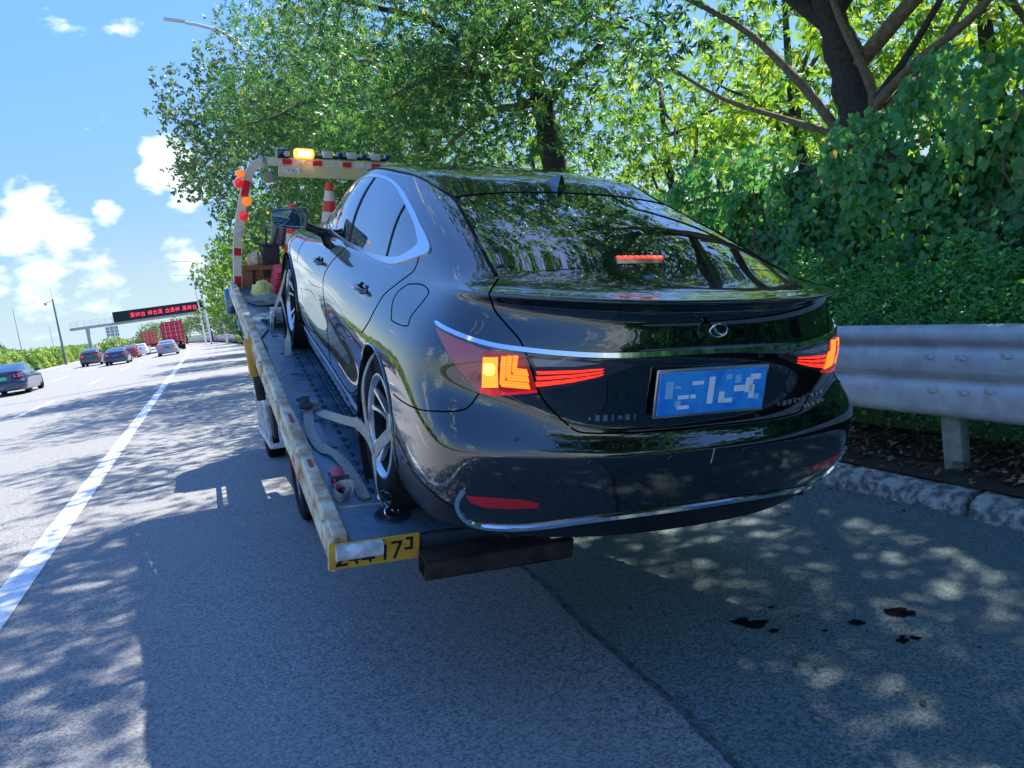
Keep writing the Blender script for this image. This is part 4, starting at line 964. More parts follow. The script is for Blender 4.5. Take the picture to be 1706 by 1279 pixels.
# ---- plate, frame, emblem, lettering
pl = thing_plate = MB().bbox((0, -1.105, .785), (.47, .014, .175), .006).obj('number_plate', M_satin, car, smooth=True)
MB().bbox((0, -1.1135, .785), (.448, .006, .152), .003).obj('plate_face', M_plate, pl)
M_platew = mat('plate_white', (.85, .92, .95), rough=.4)
M_platem = mat('plate_pale_blue', (.30, .60, .85), rough=.4)
W_, M__ = 1, 2
for (x, z, w, h, k) in ((-.150, .808, .022, .010, M__), (-.125, .772, .044, .014, W_), (-.122, .735, .05, .013, W_), (-.085, .772, .022, .014, W_), (-.185, .80, .03, .06, M__), (-.145, .75, .022, .02, M__), (-.07, .82, .046, .013, W_),
                        (-.012, .79, .024, .098, W_), (.036, .762, .022, .04, W_), (.062, .748, .044, .016, W_), (.112, .79, .050, .022, W_), (.150, .80, .030, .055, W_), (.165, .775, .022, .05, W_), (.175, .83, .044, .02, W_), (.06, .835, .022, .018, M__), (.10, .825, .025, .03, M__), (.19, .755, .022, .02, M__)):
    MB().box((x, -1.1172, z), (w, .0016, h)).obj('plate_mark', M_platew if k == W_ else M_platem, pl)
emb = MB(); emb.tube([(.036 * math.cos(a), -1.098 + .012 * math.cos(2 * a) * 0, .998 + .023 * math.sin(a)) for a in np.linspace(0, 2 * PI, 28)[:-1]], .003, 8, closed=True)
eb = emb.obj('badge', M_chrome, car, smooth=True)
MB().tube([(-.022, -1.099, 1.012), (-.008, -1.099, .992), (.018, -1.099, .984), (.022, -1.099, .990)], .004, 6).obj('badge_stroke', M_chrome, eb, smooth=True)
def lettering(x0, x1, z0, z1, n):
    for k in range(n):
        t = (k + .5) / n; x = x0 + (x1 - x0) * t; z = z0 + (z1 - z0) * t
        h, nn = ray_body((x, -2, z), FWD)
        o = MB().box((0, 0, 0), (.016 if k % 3 else .006, .004, .020 if k % 4 else .012)).obj('letter', M_satin, car)
        o.location = h + nn * .002; o.rotation_euler = (0, 0, math.atan2(nn.x, -nn.y))
lettering(-.455, -.27, .695, .70, 7); lettering(.335, .66, .695, .70, 10); lettering(.50, .66, .665, .668, 5)
# scratch on bumper
for p in ((.02, .58, .05),): 
    MB().tube([(p[0], -1.141, p[1]), (p[0] - .004, -1.142, p[1] - .03), (p[0] - .008, -1.1425, p[1] - .055)], .0018, 5).obj('scratch', M_satin, car)
for x in (-.45, -.16, .16, .45):
    h, nn = ray_body((x, -2, .555), FWD)
    o = MB().lathe([(0, .002), (.009, .002), (.011, 0)], n=16).obj('parking_sensor', M_gloss_black, car, smooth=True); o.location = h; o.rotation_euler = (R(90), 0, math.atan2(nn.x, -nn.y))
# ---- door handles: cup, grip
for (y, z) in ((.36, .885), (1.53, .835)):
    for sg in (-1, 1):
        h, nn = ray_body((-3, y, z), LEFT)
        cup = MB(); cup.lathe([(0, -.012), (.035, -.010), (.055, .0), (.062, .0015)], n=24); cup.v = [Vector((v.x * 1.05, v.y * .52, v.z)) for v in cup.v]
        g = MB(); g.tube([(-.085, 0, .0), (-.07, 0, .022), (-.03, .002, .030), (.03, .002, .031), (.07, 0, .024), (.09, 0, .002)], [.010, .013, .014, .014, .013, .010], 10)
        Mx = Matrix.Translation(h) @ Matrix(((0, 0, -1), (1, 0, 0), (0, 1, 0))).to_4x4()
        Mx = Matrix.Translation(h) @ Matrix(((0, 0, -1, 0), (1, 0, 0, 0), (0, 1, 0, 0), (0, 0, 0, 1)))
        cup.xf(Mx); g.xf(Mx)
        if sg > 0: cup = mirror_mb(cup); g = mirror_mb(g)
        c_ = g.obj('door_handle', M_paint, car, smooth=True); cup.obj('handle_cup', M_gloss_black, c_, smooth=True)
# ---- mirrors
for sg in (-1, 1):
    bm = bmesh.new(); bmesh.ops.create_cube(bm, size=1)
    for v in bm.verts: v.co = Vector((v.co.x * .225, v.co.y * .15, v.co.z * .155))
    for v in bm.verts:
        if v.co.y > 0: v.co.x *= .72; v.co.z *= .62; v.co.y *= 1.2
        if v.co.x < 0: v.co.z *= .60; v.co.y += .03; v.co.z += .008
    bmesh.ops.bevel(bm, geom=list(bm.edges), offset=.022, segments=3, affect='EDGES', profile=.6)
    me = bpy.data.meshes.new('mirror_housing'); 
    for f in bm.faces: f.smooth = True
    bm.to_mesh(me); bm.free(); me.materials.append(M_gloss_black)
    mr = bpy.data.objects.new('wing_mirror', me); link(mr, car)
    mr.location = (sg * 1.02, 1.98, 1.045); 
    if sg > 0: mr.scale = (-1, 1, 1)
    gl = MB(); gp = smooth_line([(-.098, .0, .030), (-.104, 0, .0), (-.092, 0, -.034), (-.03, 0, -.054), (.07, 0, -.064), (.098, 0, -.050), (.100, 0, .045), (.085, 0, .062), (-.02, 0, .052)], 4, True); gl.add([(p.x, -.078 + (.028 if p.x < -.05 else .012 if p.x < 0 else 0) , p.z) for p in gp] + [(0, -.079, 0)], [(i, (i + 1) % len(gp), len(gp)) for i in range(len(gp))])
    gl.obj('mirror_glass', mat('mirror_glass', (.10, .17, .20), rough=.04, metal=1) if sg < 0 else bpy.data.materials['mirror_glass'], mr, smooth=True)  # dark teal reflection put into the metal colour
    MB().tube([(.10, 0, -.05), (.17, .0, -.075), (.235, .02, -.10)], [.03, .028, .04], 10).obj('mirror_stalk', M_gloss_black, mr, smooth=True)
    MB().tube([(-.080, -.088, -.028), (-.03, -.090, -.040), (.03, -.090, -.046), (.08, -.088, -.046)], .0035, 6).obj('chrome_accent', M_satin, mr, smooth=True)
    MB().bbox((-.127, -.02, .03), (.012, .03, .014), .004).obj('indicator', M_amber, mr)
# ---- shark fin
fn = MB(); prof = [(-.085, 0), (.09, 0), (.05, .018), (.0, .045), (-.05, .068), (-.066, .066)]
V = []; 
for sx in (-1, 1):
    for (y, z) in prof: V.append(((.020 * sx) * (1 - z / .085), y, z))
n_ = len(prof); fn.add(V, [tuple(range(n_)), tuple(reversed(range(n_, 2 * n_)))] + [(i, (i + 1) % n_, n_ + (i + 1) % n_, n_ + i) for i in range(n_)])
fo = fn.obj('antenna_fin', M_paint, car, smooth=True, angle=30); fo.location = (0.03, .33, 1.388); fo.rotation_euler = (R(7), 0, 0); fo.scale = (1.2, 1.05, .95)
# roof drip line
strip('roof_moulding', [(-.57, .10, 1.4), (-.60, .4, 1.45), (-.63, .8, 1.45), (-.645, 1.2, 1.45), (-.64, 1.5, 1.45)], (.25, 0, -1), .010, .004, M_pillar)
# ---- wheels
def wheel(name, parent, loc, sgn, steer=0):
    r = bpy.data.objects.new(name, None); link(r, parent); r.location = loc
    r.rotation_euler = (0, R(90) * sgn, 0)          # local +Z points outboard
    if sgn > 0: pass
    Rr, w = .334, .225
    prof = [(.228, -.10), (.24, -.112), (.29, -.116), (.322, -.104), (.332, -.085), (.334, -.05)]
    for g in (-.045, -.015, .018, .048):
        prof += [(.334, g - .004), (.327, g - .003), (.327, g + .003), (.334, g + .004)]
    prof += [(.332, .085), (.322, .104), (.305, .113), (.300, .1155), (.285, .1165), (.262, .116), (.24, .112), (.229, .100), (.228, .09)]
    MB().lathe(prof, n=72).obj('tyre', M_rubber, r, smooth=True, angle=25)
    rim = MB(); rim.lathe([(.232, .100), (.236, .108), (.228, .110), (.218, .098), (.212, .085)], n=72)
    ro = rim.obj('rim', M_alloy, r, smooth=True)
    MB().lathe([(0, -.03), (.17, -.03), (.17, -.045), (0, -.045)], n=40).obj('brake_disc', mat('disc', (.06, .06, .06), rough=.5, metal=.6) if 'disc' not in bpy.data.materials else bpy.data.materials['disc'], r, smooth=True)
    MB().lathe([(.214, .086), (.208, .05), (.205, -.06), (.05, -.06), (0, -.06)], n=40).obj('wheel_barrel', M_alloy_dark, ro)
    for k in range(5):
        for q in (-1, 1):
            a = 2 * PI * k / 5 + q * .155; a2 = 2 * PI * k / 5 + q * .235
            sp = MB(); P = []
            for (rr, aa, hh, ww, tt) in ((.045, a * 1.0, .060, .026, .03), (.10, a, .066, .022, .028), (.16, (a + a2) / 2, .078, .020, .024), (.218, a2, .094, .026, .02)):
                c = Vector((rr * math.cos(aa), rr * math.sin(aa), hh)); t = Vector((math.cos(aa), math.sin(aa), 0)); n = Vector((-t.y, t.x, 0))
                P += [c - n * ww / 2 - Vector((0, 0, tt)), c + n * ww / 2 - Vector((0, 0, tt)), c + n * ww * .35, c - n * ww * .35]
            F = [(0, 1, 2, 3), (15, 14, 13, 12)] + [(4 * i + j, 4 * i + 4 + j, 4 * i + 4 + (j + 1) % 4, 4 * i + (j + 1) % 4) for i in range(3) for j in range(4)]
            sp.add(P, F).obj('spoke', M_alloy, ro)
    MB().lathe([(0, .072), (.026, .072), (.030, .066), (.055, .062), (.060, .04)], n=30).obj('hub_cap', M_alloy, ro, smooth=True)
    return r
wheel('wheel', car, (-.795, 0, .334), -1); wheel('wheel', car, (.795, 0, .334), 1)
wheel('wheel', car, (-.795, 2.87, .334), -1); wheel('wheel', car, (.795, 2.87, .334), 1)
for o_ in [c for c in car.children if c.name.startswith('wheel') and c.location.x > 0]: pass
# wheel arch lips, liners and floor
for yc in AY:
    L_, n_l = [], []
    for k in range(49):
        a = R(-14) + R(208) * k / 48
        p = (-3, yc + (AR + .004) * math.cos(a), AZ + (AR + .004) * math.sin(a))
        if p[2] < .17: continue
        h, nn = ray_body(p, LEFT); L_.append(h + nn * .001); n_l.append(nn)
    lip = MB(); lip.tube(L_, .0065, 8); both('arch_lip', lip, M_paint)
    ln = MB(); ln.lathe([(AR + .001, 0), (AR - .004, .30)], n=64); ln.lathe([(AR, .30), (0, .30)], n=64)
    Mx = Matrix.Translation((-.925, yc, AZ)) @ Matrix.Rotation(R(90), 4, 'Y')
    both('arch_liner', ln.xf(Mx), mat('liner', (.008, .008, .009), rough=.9) if 'liner' not in bpy.data.materials else bpy.data.materials['liner'])
fl = MB(); fl.box((0, 1.43, .215), (1.15, 4.3, .02)); fl.box((0, 1.43, .215), (1.62, 2.1, .018)); fl.box((0, -.7, .24), (1.35, .5, .016)); fl.obj('floor_pan', M_blackplastic, car)
# side sill
strip('sill_moulding', [(-.9, 2.40, .24), (-.9, 1.9, .225), (-.9, 1.2, .22), (-.9, .7, .225), (-.9, .42, .235)], LEFT, .05, .012, M_paint, off=.004)
# ================================================================== TOW TRUCK (its bed tilted, tail low)
TR = Matrix.Translation((1.53, 7.0, gz(1.53))) @ Matrix.Rotation(R(2.86), 4, 'Y')
TRi = TR.inverted()
DK = TRi @ CARM                                     # deck frame (x right, y forward, z off the deck) in truck space
truck = thing('tow_truck', 'flatbed tow truck with tilted blue grey bed and red and white striped arch', 'tow truck', matrix=TR)
M_deck = mat('deck_steel', (.09, .18, .25), rough=.30, metal=.3, color2=(.20, .27, .31), noise_scale=5, rough_var=.15, bump=.12, bump_scale=30, lo=.4, hi=.66, detail=9)
M_deckdark = mat('deck_dark', (.03, .05, .07), rough=.5, metal=.3, color2=(.05, .07, .08), noise_scale=9)
M_railw = mat('worn_white_paint', (.74, .66, .46), rough=.6, color2=(.44, .27, .14), noise_scale=7, lo=.42, hi=.60, detail=12, bump=.25, bump_scale=60)
M_rust = mat('rusty_beam', (.022, .018, .018), rough=.8, color2=(.06, .038, .030), noise_scale=13, bump=.3, bump_scale=80)
M_yellow = mat('yellow_paint', (.80, .42, .03), rough=.5, color2=(.62, .33, .05), noise_scale=12)
M_cream = mat('cream_paint', (.70, .58, .22), rough=.5, color2=(.62, .55, .36), noise_scale=9)
M_red = mat('red_tape', (.62, .02, .03), rough=.4)
M_wtape = mat('white_tape', (.74, .68, .50), rough=.5, color2=(.55, .46, .30), noise_scale=6, lo=.5, hi=.75)
M_orange = mat('orange_lens', (.85, .16, .01), rough=.2, coat=.8, emit=(1, .25, .02), estr=.15)
M_redlamp = mat('red_round_lens', (.55, .01, .03), rough=.2, coat=.8, emit=(1, .02, .04), estr=.1)
M_wood = mat('brown_board', (.36, .15, .06), rough=.7, color2=(.28, .11, .05), noise_scale=12)
M_chassis = mat('chassis', (.02, .022, .025), rough=.6, color2=(.05, .045, .04), noise_scale=8)
M_blue = mat('cab_blue', (.01, .12, .30), rough=.25, coat=.8)
M_whitesteel = mat('white_steel', (.80, .82, .83), rough=.5, color2=(.42, .42, .40), noise_scale=18)
D = dict(xf=DK)
deck = MB(); deck.box((0, 2.52, -.055), (2.20, 5.84, .09)); dk = deck.obj('deck_frame', M_deckdark, truck, xf=DK)
# floor plates: strips divided by the long seams
for (x0, x1) in ((-1.11, -.845), (-.835, -.30), (-.29, .29), (.30, .835), (.845, 1.11)):
    for (y0, y1) in ((-.085, 1.9), (1.908, 3.6), (3.608, 5.40)):
        MB().bbox(((x0 + x1) / 2, (y0 + y1) / 2, -.006), (x1 - x0, y1 - y0, .012), .003).obj('floor_plate', M_deck, dk, xf=DK)
MB().bbox((0, -.24, -.009), (2.22, .295, .014), .003).obj('tail_plate', M_deck, dk, xf=DK)
MB().box((0, -.088, -.002), (2.2, .006, .012)).obj('weld_line', M_railw, dk, xf=DK)
# raised tread studs and slots along the seams
sm = None
for i in range(46):
    for x in (-.93, -.80, -.72, -.64):
        y = .05 + i * .112 + (.05 if x in (-.80, -.64) else 0)
        if sm is None:
            mb = MB(); mb.lathe([(0, .009), (.016, .009), (.024, .0), (.026, -.002)], n=8); mb.v = [Vector((v.x * .7, v.y * 1.3, v.z)) for v in mb.v]; q = mb.obj('tread_stud', M_deckdark, dk, smooth=True); sm = q.data
        else: q = bpy.data.objects.new('tread_stud', sm); link(q, dk)
        q.matrix_local = DK @ Matrix.Translation((x, y, .0005))
for x in (-1.0,):
    for y in (.2, .62, 1.05, 1.5, 2.0, 2.55, 3.1):
        MB().bbox((x, y, .002), (.05, .018, .006), .002).obj('lashing_slot', M_deckdark, dk, xf=DK)
# side rails
for s_ in (-1, 1):
    rl = MB()
    rl.bbox((s_ * 1.160, 2.48, .012), (.062, 5.78, .078), .010); rl.bbox((s_ * 1.188, 2.48, -.055), (.022, 5.78, .075), .006)
    ro = rl.obj('side_rail', M_railw, truck, xf=DK, smooth=True)
    for y in (-.30, .45, 1.3, 2.2, 3.1, 4.0): MB().bbox((s_ * 1.190, y, -.01), (.036, .10, .10), .006).obj('stake_pocket', M_railw, ro, xf=DK, smooth=True)
    for k, y in enumerate((.55, .95, 2.7)): MB().box((s_ * 1.2005, y, -.06), (.003, .24, .05)).obj('reflector_tape', M_red if k % 2 == 0 else M_wtape, ro, xf=DK)
    for y, l in ((.32, .10), (.98, .16)): MB().box((s_ * 1.160, y, .0522), (.022, l, .002)).obj('paint_patch', mat('faded_red', (.42, .09, .06), rough=.7) if 'faded_red' not in bpy.data.materials else bpy.data.materials['faded_red'], ro, xf=DK)
# tail: roller, cross beam, yellow plate, rusty underrun beam
MB().cyl((-1.185, -.455, -.012), (-1.0, -.455, -.012), .032, 16).obj('tail_roller', M_whitesteel, truck, smooth=True, xf=DK)
MB().bbox((.02, -.405, -.045), (2.0, .035, .085), .005).obj('tail_beam', M_deckdark, truck, xf=DK, smooth=True)
MB().cyl((-1.185, -.40, .035), (-1.185, -.40, -.11), .022, 10).obj('rail_end', M_railw, truck, smooth=True, xf=DK)
yp = MB().bbox((-1.025, -.440, -.035), (.37, .008, .115), .003).obj('yellow_plate', M_yellow, truck, xf=DK)
M_ink = mat('black_ink', (.012, .010, .010), rough=.6)
def stroke(pts, w=.011):
    mb = MB()
    for a, b in zip(pts, pts[1:]):
        a, b = Vector(a) + Vector((0, .045)), Vector(b) + Vector((0, .045)); t = (b - a).normalized(); n = Vector((-t.y, t.x)) * w / 2; a -= t * w * .4; b += t * w * .4
        mb.add([(p.x, -.4455, p.y) for p in (a - n, b - n, b + n, a + n)], [(0, 1, 2, 3)])
    mb.v += [v + Vector((0, .001, 0)) for v in mb.v]; n = len(mb.v) // 2; mb.f += [[q + n for q in reversed(f)] for f in mb.f]; mb.i += mb.i[:]
    mb.obj('plate_letter', M_ink, yp, xf=DK)
zb = -.118
stroke([(-1.175, -.085), (-1.150, -.085), (-1.178, zb), (-1.140, zb)])
stroke([(-1.118, -.075), (-1.098, zb)]); stroke([(-1.128, -.10), (-1.09, -.10)])
stroke([(-1.045, -.065), (-1.075, -.105), (-1.03, -.105)]); stroke([(-1.045, -.09), (-1.045, zb)])
stroke([(-1.01, -.06), (-.985, -.06), (-.985, zb)])
stroke([(-.955, -.05), (-.92, -.05), (-.945, zb)])
stroke([(-.895, -.04), (-.875, -.04), (-.875, -.085), (-.90, -.085)])
bm2 = MB()
for (dz, dy, hz_, hy) in ((.0, 0, .008, .10), (-.092, 0, .008, .10), (-.046, -.046, .086, .008), (-.046, .046, .086, .008)): bm2.box((-.525, -.53 + dy, -.040 + dz * .85), (.66, hy, hz_))
bm2.obj('underrun_beam', M_rust, truck, xf=DK)
for x in (-.60, -.30): MB().bbox((x, -.44, -.10), (.07, .14, .10), .006).obj('beam_bracket', M_rust, truck, xf=DK)
MB().bbox((-.66, -.50, -.115), (.05, .05, .06), .005).obj('lamp_bracket', mat('teal_paint', (.10, .28, .30), rough=.6), truck, xf=DK)
MB().bbox((-.22, -.52, -.02), (.16, .10, .008), .002).obj('bracket_plate', M_whitesteel, truck, xf=DK)
# recessed lashing ring in the tail plate
lr = MB(); lr.lathe([(.0, .001), (.055, .001), (.062, .006), (.075, .006), (.080, .0)], DK @ Matrix.Translation((-.90, -.215, .0)), n=32); lro = lr.obj('lashing_cup', M_deckdark, truck, smooth=True)
MB().tube([(-.90 + .03 * math.cos(a), -.215 + .012 * math.sin(a), .02 + .02 * math.sin(a)) for a in np.linspace(0, 2 * PI, 17)[:-1]], .005, 6, closed=True).obj('lashing_ring', M_satin, lro, smooth=True, xf=DK)
# ---- arch behind the cab, standing on the deck's head
AP = [(-1.115, 5.30, -.10), (-1.115, 5.30, .12), (-1.10, 5.30, .48), (-1.05, 5.30, .80), (-.985, 5.30, 1.08), (-.955, 5.30, 1.17), (-.89, 5.30, 1.245), (-.80, 5.30, 1.275), (-.70, 5.30, 1.28)]
arch = MB(); full = [Vector(p) for p in AP] + [Vector((-p[0], p[1], p[2])) for p in reversed(AP)]
pts = smooth_line(full, 5)
arch.tube(pts, .058, 4, sq=True); ar = arch.obj('arch', M_wtape, truck, xf=DK, smooth=True, angle=30)
def tape(i0, i1, m):
    seg = pts[i0:i1 + 1]; mb = MB(); mb.ribbon([p + Vector((0, -.0435, 0)) for p in seg], .066, .003, normals=(0, -1, 0)); mb.obj('reflector_tape', m, ar, xf=DK)
for (z0, z1, m) in ((.02, .13, M_red), (.30, .43, M_red), (.93, 1.07, M_red)):
    ii = [i for i in range(len(pts)) if pts[i].x < -.8 and z0 - .02 <= pts[i].z <= z1 + .02 and pts[i].z < 1.2]
    if len(ii) > 1: tape(ii[0], ii[-1], m)
cb = MB().bbox((0, 5.28, 1.195), (1.36, .05, .12), .008).obj('cross_panel', M_cream, truck, xf=DK, smooth=True)
MB().bbox((-.56, 5.251, 1.20), (.18, .006, .055), .002).obj('maker_plate', M_whitesteel, cb, xf=DK)
for (dx, dz, w) in ((-.02, 0, .012), (.015, .006, .01), (.015, -.006, .01)): MB().box((-.56 + dx, 5.2475, 1.20 + dz), (w, .001, .02 if dx < 0 else .006)).obj('plate_mark', M_ink, cb, xf=DK)
for k in range(9):
    x = -.60 + k * .152
    MB().box((x, 5.235, 1.285), (.092 if k % 2 == 0 else .05, .004, .05)).obj('reflector_tape', M_red if k % 2 == 0 else M_wtape, ar, xf=DK)
lb = MB().bbox((.02, 5.30, 1.352), (.82, .10, .035), .01).obj('light_bar', M_gloss_black, truck, xf=DK, smooth=True)
M_palegrey = mat('clear_lens', (.55, .52, .50), rough=.2, coat=.6)
M_blueblk = mat('navy_lens', (.01, .03, .09), rough=.15, coat=.8)
for k in range(6):
    MB().bbox((-.19 + k * .125, 5.27, 1.375), (.10 if k % 2 == 0 else .05, .09, .065), .008).obj('lens', M_palegrey if k % 2 == 0 else M_blueblk, lb, xf=DK, smooth=True)
bc = MB().bbox((-.425, 5.28, 1.372), (.20, .13, .10), .03).obj('beacon', mat('beacon_amber', (.85, .30, .02), rough=.2, coat=1, emit=(1, .25, .01), estr=.8), truck, xf=DK, smooth=True)
MB().bbox((-.425, 5.212, 1.372), (.13, .012, .055), .005).obj('beacon_flash', mat('beacon_flash', (1, .8, .4), emit=(1.0, .62, .18), estr=5), bc, xf=DK, smooth=True)
wl = MB(); wl.bbox((-.635, 5.28, 1.365), (.13, .12, .10), .025).obj('work_lamp', M_gloss_black, truck, xf=DK, smooth=True)
MB().lathe([(0, .006), (.026, .004), (.030, 0)], DK @ Matrix.Translation((-.605, 5.222, 1.365)) @ Matrix.Rotation(R(90), 4, 'X'), n=20).obj('work_lamp_lens', M_palegrey, truck, smooth=True)
def disc(x, z, r, m, y=5.24, nm='marker_lamp', dep=.02):
    MB().lathe([(0, dep + .008), (r * .6, dep + .005), (r, dep), (r * 1.12, 0)], DK @ Matrix.Translation((x, y, z)) @ Matrix.Rotation(R(90), 4, 'X'), n=22).obj(nm, m, truck, smooth=True)
disc(-.955 - .045, .88, .042, M_orange); disc(-.995 - .04, .735, .042, M_redlamp); disc(-1.03 - .04, .585, .040, M_palegrey)
disc(-1.075, 1.06, .045, M_redlamp, y=5.20, dep=.05); MB().bbox((-1.055, 5.24, 1.15), (.075, .06, .075), .012, rot=Matrix.Rotation(R(-20), 3, 'Y')).obj('side_marker', M_orange, truck, xf=DK, smooth=True)
disc(-.78, 1.12, .05, mat('tan_disc', (.35, .28, .18), rough=.5), y=5.28, nm='horn')
# ---- gear at the head of the deck
gb_ = MB(); 
for z in (.22,): gb_.bbox((-.93, 5.20, z), (.30, .06, .045), .005)
gb_.bbox((-.93, 5.24, .09), (.29, .03, .22), .003)
hb = gb_.obj('head_board', M_wood, truck, xf=DK)
MB().bbox((-.965, 5.215, .12), (.02, .02, .18), .003).obj('head_board_stay', M_chassis, hb, xf=DK)
tk = MB(); tk.bbox((-.78, 5.32, .28), (.17, .22, .34), .015); wn_ = tk.obj('winch_tank', M_chassis, truck, xf=DK, smooth=True)
for P in ([(-.70, 5.25, .42), (-.86, 5.18, .46), (-.94, 5.15, .47)], [(-.82, 5.25, .30), (-.83, 5.22, .62)], [(-.76, 5.3, .4), (-.70, 5.3, .60), (-.73, 5.3, .72)], [(-.66, 5.3, .44), (-.62, 5.3, .66)]): MB().tube(P, .009, 7).obj('control_lever', M_chassis, wn_, smooth=True, xf=DK)
MB().tube([(-.84, 5.15, .46), (-.90, 5.16, .44), (-.88, 5.15, .36), (-.82, 5.16, .32)], .010, 7).obj('hose', M_chassis, wn_, smooth=True, xf=DK)
MB().bbox((-.66, 5.38, .55), (.20, .12, .26), .03, rot=Matrix.Rotation(R(18), 3, 'X')).obj('canvas_roll', mat('grey_canvas', (.26, .24, .24), rough=.9), wn_, smooth=True, xf=DK)
# ---- chassis, wheels, guards, cab (truck space)
ch_ = MB(); 
for s_ in (-1, 1): ch_.bbox((s_ * .42, 1.2, .78), (.08, 6.4, .22), .01)
for y in (-1.6, 0, 1.6, 3.2): ch_.bbox((0, y, .78), (.84, .08, .14), .01)
ch_.bbox((-.42, -1.6, .84), (.10, .5, .10), .01); ch_.obj('chassis_frame', M_chassis, truck)
sf = MB(); sf.tube([(-.30, -1.0, .90), (-.30, 1.9, 1.55)], .05, 10); sf.tube([(.30, -1.0, .86), (.30, 1.9, 1.5)], .05, 10); sf.obj('tilt_ram', M_whitesteel, truck, smooth=True)
def truck_wheel(x, y, sg, dual=True):
    r_ = bpy.data.objects.new('wheel', None); link(r_, truck); r_.location = (x, y, .395); r_.rotation_euler = (0, R(90) * sg, 0)
    for k in range(2 if dual else 1):
        zo = -k * .27
        prof = [(.22, -.10 + zo), (.25, -.112 + zo), (.34, -.115 + zo), (.385, -.10 + zo), (.395, -.07 + zo)]
        for g in (-.04, .0, .04): prof += [(.395, g - .006 + zo), (.383, g - .005 + zo), (.383, g + .005 + zo), (.395, g + .006 + zo)]
        prof += [(.395, .07 + zo), (.385, .10 + zo), (.34, .115 + zo), (.25, .112 + zo), (.22, .10 + zo)]
        MB().lathe(prof, n=56).obj('tyre', M_rubber, r_, smooth=True, angle=25)
    MB().lathe([(.225, .09), (.235, .10), (.21, .085), (.20, .01), (.10, .0), (.09, .05), (0, .05)], n=40).obj('rim', mat('dusty_rim', (.42, .42, .40), rough=.6, color2=(.25, .22, .2)) if 'dusty_rim' not in bpy.data.materials else bpy.data.materials['dusty_rim'], r_, smooth=True)
    return r_
for s_ in (-1, 1):
    truck_wheel(s_ * .92, -.15, s_); truck_wheel(s_ * .92, 3.55, s_, False)
    fd = MB(); V = []; n = 22
    for k in range(n + 1):
        a = R(-18) + R(205) * k / n
        for x in (-1.07, -.72): V.append((x * -s_ * -1 if s_ < 0 else -x, -.15 - .47 * math.cos(a), .395 + .47 * math.sin(a)))
    for k in range(n): fd.f.append([2 * k, 2 * k + 1, 2 * k + 3, 2 * k + 2]); fd.i.append(0)
    fd.v = [Vector(v) for v in V]; fd.obj('mudguard', M_chassis, truck, smooth=True)
    MB().bbox((s_ * .90, -.665, .34), (.30, .012, .34), .003).obj('mud_flap', mat('flap_rubber', (.01, .016, .018), rough=.6) if 'flap_rubber' not in bpy.data.materials else bpy.data.materials['flap_rubber'], truck)
    # white side guard cage
    cg = MB(); x = s_ * 1.13; x2 = s_ * .93
    for z in (.52, .95):
        cg.bbox((x, 1.75, z), (.035, 1.75, .05), .005); cg.bbox(((x + x2) / 2, .875, z), (abs(x - x2), .035, .05), .005)
    for k in range(9): cg.bbox((x, .89 + k * .215, .735), (.02, .035, .42), .004)
    for k in range(3): cg.bbox((x + (x2 - x) * k / 2 * .98, .875, .735), (.035, .025, .42), .004)
    cg.obj('side_guard', M_whitesteel, truck, smooth=True)
    MB().bbox((s_ * .99, 1.8, .74), (.2, 1.6, .34), .02).obj('tool_locker', M_chassis, truck, smooth=True)
yl_ = MB().bbox((.325, 6.4, 1.36), (.085, .09, .30), .015).obj('stabiliser_leg', M_yellow, truck, smooth=True, xf=TRi)
MB().bbox((.335, 6.4, 1.12), (.07, .08, .20), .012).obj('leg_foot', M_chassis, yl_, smooth=True, xf=TRi)
# cab ahead of the deck
cab = MB(); bm = bmesh.new(); bmesh.ops.create_cube(bm, size=1)
for v in bm.verts:
    v.co = Vector((v.co.x * 2.0, v.co.y * 1.65 + 3.75, v.co.z * 1.55 + 1.42))
for v in bm.verts:
    if v.co.z > 1.5: v.co.x *= .93; v.co.y = v.co.y if v.co.y < 3.5 else v.co.y - .38
bmesh.ops.bevel(bm, geom=list(bm.edges), offset=.09, segments=3, affect='EDGES')
cab.add([v.co.copy() for v in bm.verts], [[q.index for q in f.verts] for f in bm.faces]); bm.free()
cabo = cab.obj('cab', M_blue, truck, smooth=True)
MB().bbox((0, 2.905, 1.75), (1.3, .02, .45), .008).obj('cab_rear_window', M_glass, cabo, smooth=True)
for s_ in (-1, 1):
    MB().bbox((s_ * .985, 3.85, 1.72), (.02, .75, .46), .008, rot=Matrix.Rotation(R(s_ * -5), 3, 'Y')).obj('cab_side_window', M_glass, cabo, smooth=True)
MB().bbox((0, 4.42, 1.75), (1.6, .02, .55), .008, rot=Matrix.Rotation(R(14), 3, 'X')).obj('windscreen', M_glass, cabo)
MB().bbox((0, 4.60, .72), (2.0, .10, .22), .03).obj('bumper', M_whitesteel, cabo)
M_bluemir = mat('blue_mirror_shell', (.02, .20, .34), rough=.2, coat=1)
mm = MB(); mm.bbox((-1.20, 3.55, 1.92 + .12), (.20, .07, .34), .03); mo = mm.obj('cab_mirror', M_bluemir, truck, smooth=True)
MB().bbox((-1.20, 3.505, 2.04), (.165, .02, .30), .01).obj('mirror_glass', bpy.data.materials['mirror_glass'], mo, smooth=True)
MB().bbox((-1.10, 3.55, 1.74), (.17, .07, .17), .03).obj('wide_mirror', M_bluemir, mo, smooth=True)
MB().tube([(-.98, 3.6, 2.25), (-1.12, 3.58, 2.25), (-1.17, 3.58, 2.2), (-1.17, 3.58, 1.62), (-1.12, 3.6, 1.52), (-.98, 3.6, 1.5)], .012, 8).obj('mirror_arm', M_chassis, mo, smooth=True)

